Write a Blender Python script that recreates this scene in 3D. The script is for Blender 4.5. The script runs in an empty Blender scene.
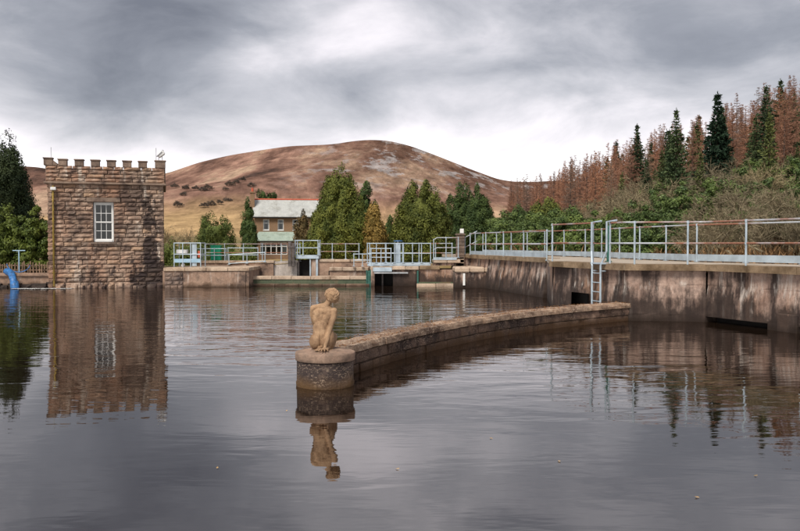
import bpy, math, random
import numpy as np
from mathutils import Vector, Matrix

R = math.radians
rng = random.Random(7)
sc = bpy.context.scene
col = sc.collection

# ------------------------------------------------------------------ camera, sky, sun, exposure
CAM_H = 2.05
F = 800.0                                   # focal length in photograph pixels (800 wide)
cam = bpy.data.cameras.new('camera')
cam.lens = 36.0; cam.sensor_width = 36.0; cam.clip_start = 0.05; cam.clip_end = 6000
cam_o = bpy.data.objects.new('camera', cam); col.objects.link(cam_o)
cam_o.location = (0, 0, CAM_H)
cam_o.rotation_euler = (R(90) - math.atan(21.5 / F), 0, 0)
sc.camera = cam_o
sc.render.resolution_x, sc.render.resolution_y = 1024, 680

SUN_EL, SUN_AZ = R(52), R(205)              # azimuth clockwise from +Y (the view direction): behind the viewer, a little to the left
world = bpy.data.worlds.new('World'); sc.world = world; world.use_nodes = True


class NT:
    """tiny node-tree helper"""
    def __init__(s, tree):
        s.t = tree; s.n = tree.nodes; s.l = tree.links

    def add(s, typ, **kw):
        n = s.n.new(typ)
        for k, v in kw.items():
            if k == 'inp':
                for a, b in v.items():
                    if hasattr(b, 'is_output') or isinstance(b, bpy.types.NodeSocket):
                        s.l.new(b, n.inputs[a])
                    else:
                        n.inputs[a].default_value = b
            else:
                setattr(n, k, v)
        return n

    def math(s, op, a, b=None, c=None, clamp=False):
        n = s.n.new('ShaderNodeMath'); n.operation = op; n.use_clamp = clamp
        for i, v in enumerate((a, b, c)):
            if v is None: continue
            if isinstance(v, bpy.types.NodeSocket): s.l.new(v, n.inputs[i])
            else: n.inputs[i].default_value = v
        return n.outputs[0]

    def noise(s, vec, scale, detail=5, rough=0.55, dist=0.0):
        n = s.add('ShaderNodeTexNoise', inp={'Scale': scale, 'Detail': detail, 'Roughness': rough, 'Distortion': dist})
        if vec is not None: s.l.new(vec, n.inputs['Vector'])
        return n.outputs['Fac']

    def ramp(s, fac, stops):
        n = s.n.new('ShaderNodeValToRGB')
        e = n.color_ramp.elements
        while len(e) < len(stops): e.new(0.5)
        for el, (p, c) in zip(e, stops):
            el.position = p
            el.color = (c, c, c, 1) if not hasattr(c, '__len__') else (*c[:3], 1)
        s.l.new(fac, n.inputs[0])
        return n.outputs[0]

    def mix(s, fac, a, b, typ='MIX'):
        n = s.n.new('ShaderNodeMix'); n.data_type = 'RGBA'; n.blend_type = typ
        for sock, v in ((n.inputs['Factor'], fac), (n.inputs['A'], a), (n.inputs['B'], b)):
            # RGBA sockets are the ones of colour type
            pass
        fa = [i for i in n.inputs if i.name == 'Factor' and i.type == 'VALUE'][0]
        A = [i for i in n.inputs if i.name == 'A' and i.type == 'RGBA'][0]
        B = [i for i in n.inputs if i.name == 'B' and i.type == 'RGBA'][0]
        for sock, v in ((fa, fac), (A, a), (B, b)):
            if isinstance(v, bpy.types.NodeSocket): s.l.new(v, sock)
            elif sock is fa: sock.default_value = v
            else: sock.default_value = (*v[:3], 1)
        return [o for o in n.outputs if o.type == 'RGBA'][0]

    def mapping(s, vec, scale=(1, 1, 1), rot=(0, 0, 0), loc=(0, 0, 0)):
        n = s.n.new('ShaderNodeMapping')
        n.inputs['Scale'].default_value = scale; n.inputs['Rotation'].default_value = rot; n.inputs['Location'].default_value = loc
        s.l.new(vec, n.inputs[0])
        return n.outputs[0]


# overcast sky: a cloud deck (noise on a plane overhead) under a Nishita sky, paler towards the horizon all round
w = NT(world.node_tree); w.n.clear()
tc = w.add('ShaderNodeTexCoord')
sep = w.add('ShaderNodeSeparateXYZ'); w.l.new(tc.outputs['Generated'], sep.inputs[0])
dx, dy, dz = sep.outputs
zc = w.math('MAXIMUM', dz, 0.0)
SKY_OFF = (6.8, 22.1, 11.7)
pv = w.mapping(tc.outputs['Generated'], scale=(1.0, 1.0, 2.3), rot=(0, R(14), 0), loc=SKY_OFF)
n_big = w.noise(pv, 1.9, 3, 0.45, 0.25)
n_mid = w.noise(w.mapping(pv, loc=(7.3, 2.2, 1.1)), 5.0, 7, 0.58, 0.35)
cl = w.math('ADD', w.math('MULTIPLY', n_big, 0.72), w.math('MULTIPLY', n_mid, 0.28))
low = w.math('POWER', w.math('SUBTRACT', 1.0, w.math('MINIMUM', w.math('MULTIPLY', zc, 4.7), 1.0)), 1.35)
cl = w.math('SUBTRACT', w.math('ADD', cl, w.math('MULTIPLY', low, 0.52)), 0.045)
K = SKY_GAIN = 0.70
clouds = w.ramp(cl, [(0.35, (0.105 * K, 0.108 * K, 0.125 * K)), (0.43, (0.19 * K, 0.194 * K, 0.215 * K)), (0.50, (0.34 * K, 0.335 * K, 0.355 * K)),
                     (0.59, (0.60 * K, 0.565 * K, 0.585 * K)), (0.70, (0.95 * K, 0.95 * K, 0.95 * K))])
sky = w.add('ShaderNodeTexSky', sky_type='NISHITA', sun_disc=False, sun_elevation=SUN_EL, sun_rotation=SUN_AZ)
clouds10 = w.mix(1.0, clouds, (10, 10, 10), 'MULTIPLY')
skymix = w.mix(0.95, sky.outputs[0], clouds10)
bg = w.add('ShaderNodeBackground', inp={'Color': skymix, 'Strength': 0.1})
wo = w.add('ShaderNodeOutputWorld'); w.l.new(bg.outputs[0], wo.inputs[0])

sun = bpy.data.lights.new('sun', 'SUN'); sun.energy = 1.5; sun.angle = R(20); sun.color = (1.0, 0.93, 0.84)
sun_o = bpy.data.objects.new('sun', sun); col.objects.link(sun_o)
sd = Vector((math.sin(SUN_AZ) * math.cos(SUN_EL), math.cos(SUN_AZ) * math.cos(SUN_EL), math.sin(SUN_EL)))
sun_o.rotation_euler = sd.to_track_quat('Z', 'Y').to_euler()
sun_o.location = (0, -20, 40)

sc.view_settings.view_transform = 'Standard'; sc.view_settings.look = 'None'
sc.view_settings.gamma = 1.0; sc.view_settings.use_curve_mapping = False
sc.view_settings.exposure = 1.38
sc.cycles.max_bounces = 6; sc.cycles.transparent_max_bounces = 8
sc.cycles.use_denoising = True


# ------------------------------------------------------------------ helpers
def link(o, parent=None):
    col.objects.link(o)
    if parent is not None: o.parent = parent
    return o


def tag(o, label=None, cat=None, group=None, kind=None):
    if label: o['label'] = label
    if cat: o['category'] = cat
    if group: o['group'] = group
    if kind: o['kind'] = kind
    return o


def empty(name, loc=(0, 0, 0), rz=0.0, label=None, cat=None, group=None):
    o = bpy.data.objects.new(name, None); o.empty_display_size = 0.2
    o.location = loc; o.rotation_euler = (0, 0, rz)
    link(o); tag(o, label, cat, group, 'thing')
    return o


class MB:
    def __init__(s): s.v = []; s.f = []

    def quad(s, a, b, c, d):
        i = len(s.v); s.v += [tuple(a), tuple(b), tuple(c), tuple(d)]; s.f.append((i, i + 1, i + 2, i + 3)); return s

    def poly(s, pts):
        i = len(s.v); s.v += [tuple(p) for p in pts]; s.f.append(tuple(range(i, i + len(pts)))); return s

    def box(s, x0, x1, y0, y1, z0, z1, bev=0.0):
        i = len(s.v)
        if bev <= 0:
            s.v += [(x, y, z) for z in (z0, z1) for y in (y0, y1) for x in (x0, x1)]
            s.f += [tuple(i + k for k in q) for q in ((0, 2, 3, 1), (4, 5, 7, 6), (0, 1, 5, 4), (2, 6, 7, 3), (0, 4, 6, 2), (1, 3, 7, 5))]
            return s
        # chamfered box: 24 verts
        cx, cy, cz = (x0 + x1) / 2, (y0 + y1) / 2, (z0 + z1) / 2
        hx, hy, hz = abs(x1 - x0) / 2, abs(y1 - y0) / 2, abs(z1 - z0) / 2
        b = min(bev, hx * .45, hy * .45, hz * .45)
        idx = {}
        for sx in (-1, 1):
            for sy in (-1, 1):
                for sz in (-1, 1):
                    for ax in range(3):
                        p = [hx * sx, hy * sy, hz * sz]
                        for k, sg in enumerate((sx, sy, sz)):
                            if k != ax: p[k] -= b * sg
                        idx[(sx, sy, sz, ax)] = len(s.v)
                        s.v.append((cx + p[0], cy + p[1], cz + p[2]))
        for ax in range(3):
            o1, o2 = [k for k in range(3) if k != ax]
            for sg in (-1, 1):
                q = []
                for a_, b_ in ((-1, -1), (1, -1), (1, 1), (-1, 1)):
                    k = [0, 0, 0]; k[ax] = sg; k[o1] = a_; k[o2] = b_
                    q.append(idx[(*k, ax)])
                flip = (sg < 0) ^ (ax == 1)
                s.f.append(tuple(q[::-1] if flip else q))
        for ax in range(3):          # edge chamfers along ax
            o1, o2 = [k for k in range(3) if k != ax]
            for a_ in (-1, 1):
                for b_ in (-1, 1):
                    def id_(e, which):
                        k = [0, 0, 0]; k[ax] = e; k[o1] = a_; k[o2] = b_
                        return idx[(*k, which)]
                    s.f.append((id_(-1, o1), id_(1, o1), id_(1, o2), id_(-1, o2)))
        for sx in (-1, 1):
            for sy in (-1, 1):
                for sz in (-1, 1):
                    s.f.append(tuple(idx[(sx, sy, sz, a)] for a in range(3)))
        return s

    def prism(s, poly, z0, z1):
        """vertical prism over a counter-clockwise xy polygon; z0 / z1 numbers or lists"""
        n = len(poly); i = len(s.v)
        za = z0 if hasattr(z0, '__len__') else [z0] * n
        zb = z1 if hasattr(z1, '__len__') else [z1] * n
        s.v += [(p[0], p[1], za[k]) for k, p in enumerate(poly)] + [(p[0], p[1], zb[k]) for k, p in enumerate(poly)]
        s.f.append(tuple(i + k for k in range(n - 1, -1, -1))); s.f.append(tuple(i + n + k for k in range(n)))
        for k in range(n):
            s.f.append((i + k, i + (k + 1) % n, i + n + (k + 1) % n, i + n + k))
        return s

    def tube(s, pts, r, n=8, cap=True):
        """tube along a polyline; r a number or list"""
        pts = [Vector(p) for p in pts]; m = len(pts)
        rs = r if hasattr(r, '__len__') else [r] * m
        i = len(s.v); prev = None
        for k, p in enumerate(pts):
            t = (pts[min(k + 1, m - 1)] - pts[max(k - 1, 0)]).normalized()
            if prev is None:
                a = t.orthogonal().normalized()
            else:
                a = (prev - t * prev.dot(t)).normalized()
            prev = a; b = t.cross(a)
            for j in range(n):
                an = 2 * math.pi * j / n
                s.v.append(tuple(p + (a * math.cos(an) + b * math.sin(an)) * rs[k]))
        for k in range(m - 1):
            for j in range(n):
                s.f.append((i + k * n + j, i + k * n + (j + 1) % n, i + (k + 1) * n + (j + 1) % n, i + (k + 1) * n + j))
        if cap:
            s.f.append(tuple(i + j for j in range(n - 1, -1, -1))); s.f.append(tuple(i + (m - 1) * n + j for j in range(n)))
        return s

    def lathe(s, prof, n=32, cx=0, cy=0):
        i = len(s.v)
        for r, z in prof:
            for j in range(n):
                a = 2 * math.pi * j / n
                s.v.append((cx + r * math.cos(a), cy + r * math.sin(a), z))
        for k in range(len(prof) - 1):
            for j in range(n):
                s.f.append((i + k * n + j, i + k * n + (j + 1) % n, i + (k + 1) * n + (j + 1) % n, i + (k + 1) * n + j))
        s.f.append(tuple(i + j for j in range(n - 1, -1, -1)))
        s.f.append(tuple(i + (len(prof) - 1) * n + j for j in range(n)))
        return s

    def build(s, name, mat, parent=None, smooth=False):
        me = bpy.data.meshes.new(name); me.from_pydata(s.v, [], s.f)
        if smooth:
            me.polygons.foreach_set('use_smooth', [True] * len(me.polygons))
        me.materials.append(mat); me.update()
        return link(bpy.data.objects.new(name, me), parent)


def np_mesh(name, V, Fc, mat, smooth=False):
    """mesh data from numpy arrays, Fc (m,3) or (m,4)"""
    me = bpy.data.meshes.new(name)
    V = np.asarray(V, np.float32); Fc = np.asarray(Fc, np.int32)
    k = Fc.shape[1]
    me.vertices.add(len(V)); me.vertices.foreach_set('co', V.ravel())
    me.loops.add(Fc.size); me.loops.foreach_set('vertex_index', Fc.ravel())
    me.polygons.add(len(Fc)); me.polygons.foreach_set('loop_start', np.arange(0, Fc.size, k, dtype=np.int32))
    me.polygons.foreach_set('loop_total', np.full(len(Fc), k, np.int32))
    if smooth: me.polygons.foreach_set('use_smooth', np.ones(len(Fc), bool))
    me.materials.append(mat); me.update(calc_edges=True); me.validate()
    return me


def wx(px, d): return (px - 400) / F * d              # world x of a photograph column at depth d
def wz(py, d): return CAM_H - (py - 244) / F * d      # world height of a photograph row at depth d


# ------------------------------------------------------------------ materials
def new_mat(name):
    m = bpy.data.materials.new(name); m.use_nodes = True
    t = NT(m.node_tree); t.n.clear()
    out = t.add('ShaderNodeOutputMaterial'); b = t.add('ShaderNodeBsdfPrincipled')
    t.l.new(b.outputs[0], out.inputs[0])
    return m, t, b, out


def plain(name, c, rough=0.6, metal=0.0, var=0.12, scale=6.0, bump=0.0, bscale=40.0):
    m, t, b, out = new_mat(name)
    g = t.add('ShaderNodeNewGeometry').outputs['Position']
    n = t.noise(g, scale, 6)
    lo = tuple(x * (1 - 2 * var) for x in c); hi = tuple(min(1, x * (1 + 1.6 * var)) for x in c)
    t.l.new(t.ramp(n, [(0.3, lo), (0.7, hi)]), b.inputs['Base Color'])
    b.inputs['Roughness'].default_value = rough; b.inputs['Metallic'].default_value = metal
    if bump:
        bp = t.add('ShaderNodeBump', inp={'Strength': bump, 'Distance': 0.02, 'Height': t.noise(g, bscale, 6)})
        t.l.new(bp.outputs[0], b.inputs['Normal'])
    return m


def stone_mat(name, c1, c2, stain=None, stain_amt=0.5, streak=False, pale=None, bump=0.6, scale=3.0, per_obj=0.0, frame=None, tower=False,
              weed=None, warm=None, tide=0.0, speck=None):
    """weathered stone or concrete: two base tones, dark stains (streaks if asked), pale lime bloom, weed at the waterline"""
    m, t, b, out = new_mat(name)
    g = t.add('ShaderNodeNewGeometry').outputs['Position']
    c = t.ramp(t.noise(g, scale, 8, 0.62), [(0.28, c1), (0.72, c2)])
    fine = t.noise(g, scale * 9, 6, 0.7)
    c = t.mix(0.55, c, t.ramp(fine, [(0.25, 0.42), (0.75, 1.35)]), 'MULTIPLY')
    if per_obj:
        oi = t.add('ShaderNodeObjectInfo').outputs['Random']
        c = t.mix(1.0, c, t.ramp(oi, [(0.0, 1 - per_obj), (0.45, (1, 0.98, 0.94)), (0.8, (1 + per_obj, 1 + .8 * per_obj, 1 + .6 * per_obj)),
                                      (1.0, (1 + .5 * per_obj, 1 + .2 * per_obj, 1 - .3 * per_obj))]), 'MULTIPLY')
    if warm:
        wn = t.noise(t.mapping(g, scale=(1, 1, .5)), 0.55, 5, 0.6)
        c = t.mix(t.ramp(wn, [(0.46, 0.0), (0.64, 0.8)]), c, warm)
    if stain:
        sv = t.mapping(g, scale=(1.7, 1.7, 0.22)) if streak else g
        sn = t.noise(sv, 1.5 if streak else 1.1, 7, 0.62)
        sn2 = t.noise(t.mapping(g, loc=(5, 3, 1)), 4.0, 6, 0.65)
        sm = t.math('ADD', t.math('MULTIPLY', sn, 0.75), t.math('MULTIPLY', sn2, 0.25))
        c = t.mix(t.math('MULTIPLY', t.ramp(sm, [(0.53 - 0.12 * stain_amt, 0.0), (0.66 - 0.12 * stain_amt, 1.0)]), 0.9), c, stain)
    if pale:
        pn = t.noise(t.mapping(g, scale=(2.6, 2.6, 0.4), loc=(2, 9, 4)), 1.3, 6, 0.66)
        c = t.mix(t.math('MULTIPLY', t.ramp(pn, [(0.56, 0.0), (0.68, 1.0)]), 0.75), c, pale)
    if tower:
        # soot and algae patches fixed to the tower: a tall streak at one corner and blotches along the foot
        ob = t.add('ShaderNodeTexCoord'); ob.object = frame
        sp = t.add('ShaderNodeSeparateXYZ'); t.l.new(ob.outputs['Object'], sp.inputs[0])
        u, v, z = sp.outputs
        nn = t.noise(t.mapping(ob.outputs['Object'], scale=(1.5, 1.5, 0.9)), 1.5, 7, 0.65)
        col_m = t.math('MULTIPLY', t.ramp(u, [(0.0, 0.0), (1.0, 1.0)]), 1.0)
        a = t.add('ShaderNodeMapRange', inp={'Value': u, 'From Min': 3.95, 'From Max': 4.3, 'To Min': 0.0, 'To Max': 0.85}).outputs[0]
        a2 = t.add('ShaderNodeMapRange', inp={'Value': u, 'From Min': 4.72, 'From Max': 4.95, 'To Min': 1.0, 'To Max': 0.35}).outputs[0]
        az = t.add('ShaderNodeMapRange', inp={'Value': z, 'From Min': 3.2, 'From Max': 5.2, 'To Min': 1.0, 'To Max': 0.25}).outputs[0]
        base = t.add('ShaderNodeMapRange', inp={'Value': z, 'From Min': 0.4, 'From Max': 1.7, 'To Min': 0.58, 'To Max': 0.0}).outputs[0]
        bx = t.add('ShaderNodeMapRange', inp={'Value': u, 'From Min': 0.9, 'From Max': 1.8, 'To Min': 0.2, 'To Max': 1.0}).outputs[0]
        k = t.math('ADD', t.math('MULTIPLY', t.math('MULTIPLY', a, a2), az), t.math('MULTIPLY', base, bx))
        k = t.math('ADD', k, t.math('MULTIPLY', t.math('SUBTRACT', nn, 0.5), 3.4))
        c = t.mix(t.math('MULTIPLY', t.ramp(k, [(0.50, 0.0), (0.72, 1.0)]), 0.84), c, (0.018, 0.013, 0.015))
    if speck:
        sk = t.noise(t.mapping(g, scale=(1, 1, 1.8), loc=(3, 1, 8)), 26, 5, 0.72); sk2 = t.noise(g, 3.0, 4, .6)
        c = t.mix(t.math('MULTIPLY', t.ramp(sk, [(.52, 0.0), (.62, 1.0)]), t.ramp(sk2, [(.38, .15), (.62, .9)])), c, speck)
    if tide:       # blotchy black algae up to a ragged high-water mark, lime bloom just above it
        sp3 = t.add('ShaderNodeSeparateXYZ'); t.l.new(g, sp3.inputs[0])
        tn = t.noise(t.mapping(g, scale=(1, 1, .45), loc=(1, 7, 2)), 1.7, 7, 0.66)
        tl = t.math('ADD', sp3.outputs[2], t.math('MULTIPLY', t.math('SUBTRACT', tn, 0.5), 2.6))
        c = t.mix(t.math('MULTIPLY', t.ramp(t.math('DIVIDE', tl, 2.0), [(tide / 2 - .07, 0.88), (tide / 2 + .09, 0.0)]), 1.0), c, (0.030, 0.021, 0.018))
        ln = t.math('ABSOLUTE', t.math('SUBTRACT', sp3.outputs[2], t.math('ADD', .93, t.math('MULTIPLY', t.math('SUBTRACT', tn, 0.5), 1.1))))
        lm_ = t.math('MULTIPLY', t.ramp(ln, [(0.0, 1.0), (0.14, 0.0)]), t.ramp(t.noise(t.mapping(g, scale=(2, 2, .5)), 2.7, 6, .66), [(.55, 0.0), (.70, .7)]))
        c = t.mix(lm_, c, (0.66, 0.61, 0.55))
    if weed:
        sp2 = t.add('ShaderNodeSeparateXYZ'); t.l.new(g, sp2.inputs[0])
        wl = t.math('ADD', sp2.outputs[2], t.math('MULTIPLY', t.math('SUBTRACT', t.noise(g, 2.2, 6), 0.5), 0.5))
        c = t.mix(t.ramp(wl, [(0.02, 0.92), (0.24, 0.0)]), c, weed)
    t.l.new(c, b.inputs['Base Color'])
    b.inputs['Roughness'].default_value = 0.88
    b.inputs['Specular IOR Level'].default_value = 0.25
    if bump:
        h = t.math('ADD', t.math('MULTIPLY', t.noise(g, 14, 8, 0.65), 0.7), t.math('MULTIPLY', t.noise(g, 60, 4, 0.6), 0.3))
        bp = t.add('ShaderNodeBump', inp={'Strength': bump, 'Distance': 0.03, 'Height': h})
        t.l.new(bp.outputs[0], b.inputs['Normal'])
    return m


def leaf_mat(name, c_dark, c_light, scale=0.8, obj_var=0.25, rough=0.7, transl=0.0):
    m, t, b, out = new_mat(name)
    tc_ = t.add('ShaderNodeTexCoord').outputs['Object']
    n = t.noise(tc_, scale, 4, 0.6); n2 = t.noise(tc_, scale * 7, 3, 0.6)
    f = t.math('ADD', t.math('MULTIPLY', n, 0.65), t.math('MULTIPLY', n2, 0.35))
    c = t.ramp(f, [(0.36, c_dark), (0.64, c_light)])
    oi = t.add('ShaderNodeObjectInfo').outputs['Random']
    c = t.mix(1.0, c, t.ramp(oi, [(0.0, 1 - obj_var), (0.5, (1, 1, 1)), (1.0, (1 + obj_var, 1 + .8 * obj_var, 1 + .3 * obj_var))]), 'MULTIPLY')
    t.l.new(c, b.inputs['Base Color'])
    b.inputs['Roughness'].default_value = rough; b.inputs['Specular IOR Level'].default_value = 0.2
    if transl:
        tr = t.add('ShaderNodeBsdfTranslucent'); t.l.new(c, tr.inputs[0])
        mx = t.add('ShaderNodeMixShader', inp={0: transl}); t.l.new(b.outputs[0], mx.inputs[1]); t.l.new(tr.outputs[0], mx.inputs[2])
        t.l.new(mx.outputs[0], out.inputs[0])
    return m


M = {}
M['galv'] = plain('galvanised_steel', (0.42, 0.50, 0.56), 0.5, 0.25, 0.12, 3.0)
M['white_paint'] = plain('white_paint', (0.74, 0.74, 0.72), 0.45, 0, 0.04)
M['blue_paint'] = plain('blue_plastic', (0.035, 0.15, 0.38), 0.5, 0, 0.3, 9.0, 0.3)
M['pale_blue'] = plain('pale_blue_paint', (0.30, 0.46, 0.58), 0.5, 0, 0.1)
M['green_box'] = plain('green_enamel', (0.0, 0.22, 0.12), 0.45, 0, 0.06)
M['green_steel'] = plain('dark_green_steel', (0.02, 0.10, 0.075), 0.6, 0, 0.25)
M['mustard'] = plain('mustard_pipe_paint', (0.30, 0.20, 0.035), 0.55, 0, 0.25)
M['timber'] = plain('weathered_timber', (0.10, 0.085, 0.08), 0.85, 0, 0.35, 5.0, 0.4)
M['picket'] = plain('grey_picket_wood', (0.20, 0.13, 0.085), 0.85, 0, 0.35, 5.0)
M['black'] = plain('gutter_black_and_hole_shade', (0.012, 0.010, 0.009), 0.9, 0, 0.1)  # plain black on gutters; inside openings it paints in the shade
M['grey_metal'] = plain('grey_enamel', (0.36, 0.37, 0.38), 0.5, 0.1, 0.15, 4.0)
M['bark'] = plain('bark', (0.075, 0.05, 0.035), 0.9, 0, 0.3, 4.0)
M['pale_bark'] = plain('pale_bark', (0.20, 0.155, 0.11), 0.9, 0, 0.3, 4.0)
M['larch_bark'] = plain('larch_bark', (0.13, 0.08, 0.06), 0.9, 0, 0.3, 4.0)
M['red_clay'] = plain('red_clay_pot', (0.50, 0.10, 0.05), 0.8, 0, 0.1)


def rusty_mat():
    m, t, b, out = new_mat('rusting_rail')
    g = t.add('ShaderNodeNewGeometry').outputs['Position']
    n = t.noise(g, 0.55, 6, 0.6)
    c = t.mix(t.ramp(n, [(0.44, 0.0), (0.54, 1.0)]), (0.44, 0.47, 0.50), (0.30, 0.135, 0.085))
    c = t.mix(0.35, c, t.ramp(t.noise(g, 14, 4), [(0.3, 0.6), (0.7, 1.3)]), 'MULTIPLY')
    t.l.new(c, b.inputs['Base Color']); b.inputs['Roughness'].default_value = 0.65; b.inputs['Metallic'].default_value = 0.15
    return m


M['rail'] = rusty_mat()
M['mortar'] = stone_mat('mortar', (0.06, 0.042, 0.032), (0.13, 0.09, 0.065), bump=0.3)
M['curve_stone'] = stone_mat('peat_stained_wall_stone', (0.085, 0.052, 0.042), (0.25, 0.17, 0.13), stain=(0.026, 0.018, 0.017), stain_amt=0.75,
                             speck=(0.36, 0.26, 0.19), per_obj=0.22, scale=5.0, weed=(0.055, 0.028, 0.012))
M['curve_coping'] = stone_mat('mossy_coping_stone', (0.21, 0.13, 0.088), (0.46, 0.335, 0.245), stain=(0.085, 0.048, 0.034), stain_amt=0.45,
                              per_obj=0.15, scale=6.0, bump=1.0, speck=(0.62, 0.50, 0.38))
M['plinth_cap'] = stone_mat('plinth_cap_stone', (0.25, 0.16, 0.115), (0.46, 0.32, 0.235), stain=(0.10, 0.075, 0.06), stain_amt=0.1, scale=4, bump=0.35)
M['plinth_body'] = stone_mat('plinth_body_stone', (0.05, 0.035, 0.033), (0.26, 0.19, 0.155), stain=(0.030, 0.022, 0.022), stain_amt=0.9,
                             scale=7, bump=1.0, weed=(0.10, 0.055, 0.022), speck=(0.40, 0.30, 0.22))
M['sandstone'] = stone_mat('carved_sandstone', (0.30, 0.18, 0.10), (0.54, 0.36, 0.22), stain=(0.15, 0.09, 0.055), stain_amt=0.25, scale=11, bump=0.6)
M['deck_wall'] = stone_mat('streaked_concrete', (0.21, 0.13, 0.098), (0.54, 0.40, 0.325), stain=(0.026, 0.018, 0.017), stain_amt=0.75, streak=True,
                           pale=(0.62, 0.56, 0.50), scale=1.9, bump=0.6, weed=(0.022, 0.014, 0.010), warm=(0.30, 0.165, 0.095), tide=0.62)
M['deck_coping'] = stone_mat('weathered_concrete_edge', (0.20, 0.14, 0.085), (0.34, 0.25, 0.165), stain=(0.10, 0.065, 0.035), stain_amt=0.5, scale=2.5,
                             per_obj=0.10, bump=0.4)
M['deck_top'] = stone_mat('pale_concrete_deck', (0.36, 0.30, 0.235), (0.50, 0.43, 0.35), stain=(0.26, 0.20, 0.14), stain_amt=0.0, scale=2.0, bump=0.2)
M['quay_wall'] = stone_mat('rust_toned_quay_concrete', (0.24, 0.155, 0.11), (0.46, 0.315, 0.23), stain=(0.07, 0.05, 0.042), stain_amt=0.4, scale=2.2,
                           pale=(0.55, 0.46, 0.39), bump=0.4, weed=(0.05, 0.03, 0.018))
M['quay_coping'] = stone_mat('buff_coping', (0.36, 0.27, 0.20), (0.60, 0.48, 0.37), stain=(0.16, 0.10, 0.065), stain_amt=0.2, scale=2.5, per_obj=0.1, bump=0.4)
M['grey_concrete'] = stone_mat('pale_grey_concrete', (0.42, 0.37, 0.33), (0.62, 0.56, 0.50), stain=(0.20, 0.16, 0.13), stain_amt=0.1, streak=True, scale=1.5, bump=0.2)
M['weedy'] = stone_mat('algae_green_sill', (0.06, 0.085, 0.055), (0.13, 0.145, 0.09), stain=(0.20, 0.13, 0.08), stain_amt=0.25, scale=2.0, bump=0.4)
M['brick_pillar'] = stone_mat('grey_brown_pillar_stone', (0.13, 0.095, 0.075), (0.25, 0.19, 0.15), stain=(0.06, 0.045, 0.04), stain_amt=0.2, scale=5, per_obj=0.2)


# ------------------------------------------------------------------ water
def water_material():
    m, t, b, out = new_mat('peaty_water')
    g = t.add('ShaderNodeNewGeometry').outputs['Position']
    # a breeze roughens the far water; the near water lies calmer
    r1 = t.noise(t.mapping(g, scale=(0.55, 1.5, 1), rot=(0, 0, R(8))), 0.9, 3, 0.5, 0.6)
    r2 = t.noise(t.mapping(g, scale=(0.6, 1.7, 1), rot=(0, 0, R(-6))), 3.4, 2, 0.5, 0.3)
    gust = t.ramp(t.noise(t.mapping(g, scale=(0.07, 0.11, 1), loc=(4.7, 1.2, 0)), 1.0, 3, 0.5), [(0.36, 0.35), (0.66, 1.0)])
    sp = t.add('ShaderNodeSeparateXYZ'); t.l.new(g, sp.inputs[0])
    far = t.add('ShaderNodeMapRange', inp={'Value': sp.outputs[1], 'From Min': 5.0, 'From Max': 26.0, 'To Min': 0.12, 'To Max': 0.8}).outputs[0]
    amt = t.math('MULTIPLY', gust, far)
    h = t.math('ADD', t.math('MULTIPLY', r1, 1.0), t.math('MULTIPLY', r2, 0.24))
    h = t.math('MULTIPLY', h, amt)
    bp = t.add('ShaderNodeBump', inp={'Strength': 1.0, 'Distance': 0.044, 'Height': h})
    dif = t.add('ShaderNodeBsdfDiffuse', inp={'Color': (0.012, 0.007, 0.004, 1)})
    gl = t.add('ShaderNodeBsdfGlossy', inp={'Color': (0.95, 0.93, 0.925, 1), 'Roughness': 0.02})
    t.l.new(bp.outputs[0], gl.inputs['Normal'])
    fr = t.add('ShaderNodeFresnel', inp={'IOR': 1.6}); t.l.new(bp.outputs[0], fr.inputs['Normal'])
    mx = t.add('ShaderNodeMixShader'); t.l.new(t.math('ADD', .21, t.math('MULTIPLY', fr.outputs[0], .66)), mx.inputs[0])
    t.l.new(dif.outputs[0], mx.inputs[1]); t.l.new(gl.outputs[0], mx.inputs[2]); t.l.new(mx.outputs[0], out.inputs[0])
    return m


MB().quad((-40, -2, 0), (14, -2, 0), (14, 46, 0), (-40, 46, 0)).build('water', water_material())
tag(bpy.data.objects['water'], 'dark peaty reservoir water with light ripples', kind='structure')

# ------------------------------------------------------------------ plan of the walkway on the forest side (metres)
DECK_Z = 1.51
A, B1, B2, C, D, E, Fp = (3.45, 40.0), (5.6, 30.5), (4.75, 25.0), (6.0, 21.4), (8.05, 21.0), (9.15, 18.3), (12.4, 11.0)
FAR = [(4.5, 43.4), (7.7, 33.0), (8.35, 27.5), (9.0, 24.2), (10.6, 21.0), (14.6, 13.0)]


def far_x(y):
    if y >= FAR[0][1]: return FAR[0][0] + (y - FAR[0][1]) * 0.098
    for (xa, ya), (xb, yb) in zip(FAR, FAR[1:]):
        if ya >= y >= yb: return xa + (xb - xa) * (ya - y) / (ya - yb)
    return FAR[-1][0] + (FAR[-1][1] - y) * 0.45


def bank_z(x, y):
    s = x - far_x(y)
    if y > 43.4:
        s = x - (4.5 + (y - 43.4) * 0.125)
    if s < 0: return None, s
    return 1.35 + 0.05 * min(s, 8) + 0.235 * max(0, s - 6) + 0.0006 * max(0, s - 10) ** 2 * (1 if s < 120 else 0), s


def ground_z(x, y):
    zb, s = bank_z(x, y)
    fieldz = 0.82
    if y > 44: fieldz = 0.82 - 0.95 * min(1, (y - 44) / 26)
    if y > 125: fieldz += (y - 125) * 0.012
    if x < -30: fieldz += 0.04 * min(60, -30 - x)
    if zb is None:
        if y < 1.6: return 0.5
        if y < 41.75 and (x > -10.9 or (y < 40.6 and x > -28)):
            return -1.6
        if -28 < x < -20 and y < 41: return -1.6
        t = min(1, max(0, (s + 4) / 4))
        return fieldz * (1 - t) + 1.35 * t
    if zb > 40: zb = 40 + (zb - 40) * 0.4
    return zb


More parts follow.
